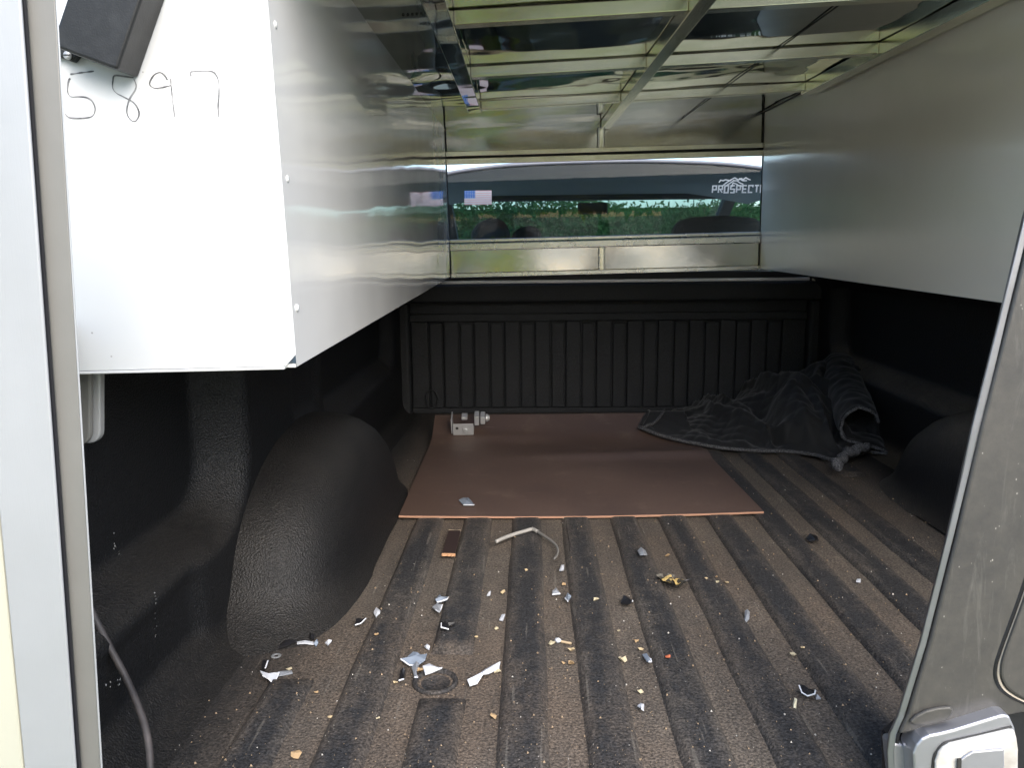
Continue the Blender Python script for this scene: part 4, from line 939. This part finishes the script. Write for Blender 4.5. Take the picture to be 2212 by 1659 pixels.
# dead leaf bundle
c = onz(*Z4(1365, 365), 0.01); lf = empty('dead_leaf', c); tag(lf, 'crumpled yellow and black dead leaf at centre right of the floor', 'leaf')
for i, (mt, s_) in enumerate(((plain('dead_leaf_yellow', (0.46, 0.33, 0.12), 0.8), 0.016), (plain('dead_leaf_black', (0.02, 0.017, 0.012), 0.8), 0.014), (plain('dead_leaf_grey', (0.12, 0.11, 0.09), 0.8), 0.013))):
    m = MB(); off = ((0.0, 0.0), (0.002, -0.014), (-0.012, 0.009))[i]
    m.grid(lambda u, v: (off[0] + (u - .5) * 2 * s_ * (0.4 + math.sin(math.pi * min(.98, v + .02))), off[1] + (v - .5) * 1.6 * s_, 0.003 + 0.006 * abs(noise.noise((u * 4, v * 4, i * 3.1))) + 0.005 * math.sin(u * 6 + i)), 7, 7); m.build('leaf_lobe', mt, lf)
m = MB(); m.tube(catmull([(0.012, -0.004, 0.004), (0.022, -0.007, 0.006), (0.032, -0.003, 0.007)], 4), 0.0009, 5); m.build('leaf_stem', M['sh_black'], lf)
# tan flakes of leaf and wood
FL = [(Z4, 180, 445, 1.3), (Z4, 605, 390, 1.0), (Z4, 830, 495, 1.2), (Z4, 345, 290, .8), (Z4, 1325, 190, 1.2), (Z4, 520, 805, 1.1), (Z4, 655, 850, 1.1), (Z4, 655, 940, 1.4), (Z4, 1010, 920, 1.4), (Z4, 1140, 840, 1.0), (Z4, 1110, 785, .8), (Z4, 1135, 1140, 1.1), (Z4, 1595, 347, .7), (Z4, 1665, 335, .6), (Z4, 1675, 375, .8), (Z4, 1735, 375, .9), (Z4, 120, 1315, 1.1), (Z4, 135, 700, .8), (Z4, 1580, 95, .6),
      (Z3, 960, 740, .8), (Z3, 350, 985, 1.0), (Z3, 640, 1310, .7), (Z3, 395, 1590, 1.5), (Z3, 970, 1320, .5), (Z3, 1655, 755, .8), (Z3, 540, 1140, .6), (Z5, 602, 885, 1.1), (Z5, 672, 828, .7), (Z3, 1265, 990, 1.2), (Z3, 1800, 1000, 1.0), (Z3, 1095, 1075, .8), (Z4, 600, 935, .7), (Z4, 985, 712, .6)]
fm = [plain('dry_flake_tan', (0.40, 0.31, 0.18), 0.8), plain('dry_flake_ochre', (0.34, 0.23, 0.12), 0.8), plain('dry_flake_straw', (0.44, 0.38, 0.25), 0.8)]
def flake(i, s, mt):
    m = MB(); n = 7; rr_ = [s * 0.0048 * random.uniform(0.6, 1.25) for _ in range(n)]
    vs = [(rr_[k] * math.cos(2 * math.pi * k / n), rr_[k] * math.sin(2 * math.pi * k / n), random.uniform(0.001, 0.0055) * s) for k in range(n)] + [(0, 0, 0.0045 * s), (0, 0, 0.0)]
    m.add(vs, [(k, (k + 1) % n, n) for k in range(n)] + [((k + 1) % n, k, n + 1) for k in range(n)]); return m.build('dry_flake', mt)
for i, (f, a, b, s_) in enumerate(FL):
    p = onz(*f(a, b)); p = onz(*f(a, b), floor_h(p.x, p.y))
    o = flake(i, s_, fm[i % 3]); o.location = p; o.rotation_euler = (0, 0, random.uniform(0, 6)); tag(o, 'small dry tan flake lying on the dusty bed floor', 'flake', 'dry tan flakes scattered on the bed floor')
p = onz(*Z4(1330, 935), 0.0); p.z = floor_h(p.x, p.y); o = flake(99, 1.0, plain('red_flake', (0.40, 0.11, 0.05), 0.7)); o.location = p; tag(o, 'small reddish-orange flake right of the dark blue wedge', 'flake')
# uncountable grit
m = MB(); grit = {0: MB(), 1: MB()}
for i in range(2400):
    x = random.uniform(-0.5, 1.0); y = 0.84 + (random.random() ** 1.5) * 1.5
    if x < -0.30 and 1.18 < y < 2.1: continue
    if x > 0.90 and 1.18 < y < 2.1: continue
    u = Vector((x, y, 0)) - fl_
    if 0 < u.dot(ex) / ex.length_squared < 1 and 0 < u.dot(ey) / ey.length_squared < 1: continue
    s_ = 0.0006 + 0.0016 * random.random() ** 4; z = floor_h(x, y); t = random.uniform(0, 6)
    k = 0 if random.random() < 0.22 else 1
    grit[k].add([(x + s_ * math.cos(t), y + s_ * math.sin(t), z), (x + s_ * math.cos(t + 2.2), y + s_ * math.sin(t + 2.2), z), (x + s_ * math.cos(t + 4.1), y + s_ * math.sin(t + 4.1), z), (x, y, z + s_ * 1.3)], [(0, 1, 3), (1, 2, 3), (2, 0, 3)])
for k, (mt, nm) in enumerate(((plain('pale_grit', (0.42, 0.40, 0.36), 0.7), 'pale_grit'), (plain('brown_grit', (0.26, 0.19, 0.12), 0.8), 'brown_grit'))):
    tag(grit[k].build(nm, mt), ('pale' if k == 0 else 'brown') + ' grit and crumbs strewn over the bed floor', 'grit', kind='stuff')

# ------------------------------------------------------------------ greenery beyond the windshield and behind the camera
def leaves(name, mat, box, n, size, label, dens=None):
    m = MB(); (x0, y0, z0), (x1, y1, z1) = box
    for i in range(n):
        x, y, z = random.uniform(x0, x1), random.uniform(y0, y1), random.uniform(z0, z1)
        top = z1 * (0.72 + 0.22 * noise.noise((x * 0.5, y * 0.3, 2.2)))
        if z > top: z = z0 + (top - z0) * random.random()
        a = Vector((random.gauss(0, 1), random.gauss(0, 1), random.gauss(0, 1))).normalized(); b = a.orthogonal().normalized(); s_ = size * random.uniform(0.5, 1.3); c = Vector((x, y, z))
        m.add([c - a * s_, c + b * s_ * 0.5, c + a * s_, c - b * s_ * 0.5], [(0, 1, 2, 3)])
    if name == 'hedge': m.box((x0, y0 + 1.2, z0), (x1, y1 - 0.2, z1 * 0.62))
    return tag(m.build(name, mat, fixn=False), label, 'hedge', kind='stuff')
leaves('hedge', M['leaf'], ((-6, 11, -0.85), (9, 13, 2.1)), 80000, 0.045, 'dense green hedge beyond the windshield')
leaves('tree_row', M['leaf2'], ((-16, -16, 0.9), (16, -12, 5.4)), 20000, 0.30, 'row of leafy trees reflected in the polished roof')

# ------------------------------------------------------------------ the photographer, seen only in reflections
PX, PYY = -0.12, -0.55
per = empty('person', (PX, PYY, -0.85)); tag(per, 'person in yellow-green vest and blue shirt photographing, seen only as a reflection', 'person')
V = {}; vl = []; ed = []; rd = []
def J(n, x, y, z, r, p=None):
    V[n] = len(vl); vl.append((x, y, z + 0.85)); rd.append(r)
    if p: ed.append((V[p], V[n]))
J('pelvis', 0, 0, .10, (.155, .115)); J('waist', 0, 0, .26, (.145, .105), 'pelvis'); J('chest', 0, .01, .46, (.165, .115), 'waist'); J('neckb', 0, 0, .60, (.085, .075), 'chest'); J('neck', 0, .01, .66, (.055, .055), 'neckb'); J('jaw', 0, .03, .72, (.070, .080), 'neck'); J('head', 0, .02, .80, (.078, .098), 'jaw'); J('crown', 0, .01, .86, (.060, .075), 'head')
for sg, nm in ((-1, 'l'), (1, 'r')):
    J('sh' + nm, sg * .17, 0, .56, (.070, .065), 'neckb'); J('el' + nm, sg * .25, .10, .30, (.047, .045), 'sh' + nm); J('fa' + nm, sg * .20, .26, .40, (.042, .040), 'el' + nm); J('wr' + nm, .12 + sg * .11, .43, .54, (.028, .030), 'fa' + nm); J('pm' + nm, .12 + sg * .085, .49, .60, (.036, .018), 'wr' + nm)
    for q in range(4): J('f%d%s' % (q, nm), .12 + sg * (.065 - q * .002), .515, .585 + q * .020, (.0085, .0085), 'pm' + nm); J('g%d%s' % (q, nm), .12 + sg * (.035 - (q % 2) * .006), .525, .585 + q * .020, (.0075, .0075), 'f%d%s' % (q, nm))
    J('th' + nm, .12 + sg * .06, .48, .57, (.010, .010), 'pm' + nm); J('ti' + nm, .12 + sg * .035, .50, .575, (.009, .009), 'th' + nm)
    J('hp' + nm, sg * .095, 0, .02, (.095, .095), 'pelvis'); J('kn' + nm, sg * .11, .02, -.38, (.062, .065), 'hp' + nm); J('an' + nm, sg * .12, -.01, -.77, (.045, .05), 'kn' + nm); J('to' + nm, sg * .14, .14, -.81, (.042, .035), 'an' + nm)
me = bpy.data.meshes.new('body'); me.from_pydata(vl, ed, []); body = bpy.data.objects.new('body', me); COL.objects.link(body); body.parent = per
sk = body.modifiers.new('skin', 'SKIN'); sk.use_smooth_shade = True
for i, r in enumerate(rd): me.skin_vertices[0].data[i].radius = r
me.skin_vertices[0].data[0].use_root = True
body.modifiers.new('sub', 'SUBSURF').levels = 1; body.modifiers['sub'].render_levels = 2
tb = NT('shirt_skin_trousers'); zz_ = tb.n('ShaderNodeSeparateXYZ', Vector=tb.co)
cz = tb.ramp(tb.math('DIVIDE', zz_.outputs['Z'], 2.0), (0.0, (0.02, 0.02, 0.025)), (0.46, (0.16, 0.28, 0.36)), (0.752, (0.55, 0.36, 0.27))); 
for n_ in tb.t.nodes:
    if n_.type == 'VALTORGB': n_.color_ramp.interpolation = 'CONSTANT'
hand = tb.math('GREATER_THAN', zz_.outputs['Y'], 0.44)
me.materials.append(tb.done(Base__Color=tb.mix(hand, cz, (0.55, 0.36, 0.27)), Roughness=0.8))
hv = plain('hi_vis_yellow', (0.62, 0.85, 0.03), 0.7); org = plain('orange_tape', (0.85, 0.18, 0.03), 0.6); sil = plain('silver_tape', (0.42, 0.42, 0.44), 0.4)
def vs(u, v, off=0.0):
    a = 2 * math.pi * u; z = 0.05 + 0.55 * v; k = 1 - 0.35 * sstep(0.75, 1.0, v)
    return ((0.205 + off) * k * math.sin(a), (0.165 + off) * (1 - 0.25 * sstep(.8, 1, v)) * math.cos(a), z + 0.85)
m = MB(); m.grid(lambda u, v: vs(u, v), 40, 14); m.build('vest', hv, per, smooth=True)
for (u0, u1, mt, off) in ((0.055, 0.115, org, .003), (0.07, 0.10, sil, .005), (0.885, 0.945, org, .003), (0.90, 0.93, sil, .005)):
    m = MB(); m.grid(lambda u, v: vs(u0 + (u1 - u0) * u, v, off), 4, 14); m.build('vest_stripe', mt, per, smooth=True)
m = MB(); m.grid(lambda u, v: vs(u, 0.22 + 0.10 * v, .004), 40, 2); m.build('vest_stripe', org, per, smooth=True)
m = MB(); m.lathe((0, .005, 1.66), (0, 0, 1), [(0.098, -0.03), (0.102, 0.0), (0.090, 0.05), (0.05, 0.08), (0.0, 0.085)], 20); m.build('hair', plain('dark_hair', (0.03, 0.02, 0.015), 0.7), per, smooth=True)
for sg in (-1, 1):
    m = MB(); m.lathe((sg * .032, .105, 1.645), (0, 1, 0), [(0.012, -.006), (0.010, .003), (0.0, .007)], 10); m.build('eye', plain('eye', (0.08, 0.06, 0.05), 0.2), per, smooth=True)
    m = MB(); m.lathe((sg * .085, .01, 1.63), (sg, 0, 0), [(0.026, -.01), (0.022, .008), (0.0, .012)], 10); m.build('ear', plain('ear_skin', (0.55, 0.36, 0.27), 0.7), per, smooth=True)
m = MB(); m.lathe((0, .098, 1.615), (0, 1, -0.3), [(0.018, -.01), (0.012, .012), (0.0, .022)], 10); m.build('nose', plain('nose_skin', (0.55, 0.36, 0.27), 0.7), per, smooth=True)
m = MB(); m.tube([(-.025, .100, 1.572), (0, .106, 1.570), (.025, .100, 1.572)], 0.006, 6); m.build('mouth', plain('lips', (0.42, 0.17, 0.14), 0.6), per, smooth=True)
m = MB(); m.box((-0.036, -0.0145, -0.090), (0.036, -0.0065, 0.068)); o = m.build('phone', M['blackplastic'], None, bevel=0.003); o.location = CAMP; o.data.transform(Matrix.Translation((0, -0.012, 0)))
tag(o, 'black phone held up by the person with the vest', 'phone')
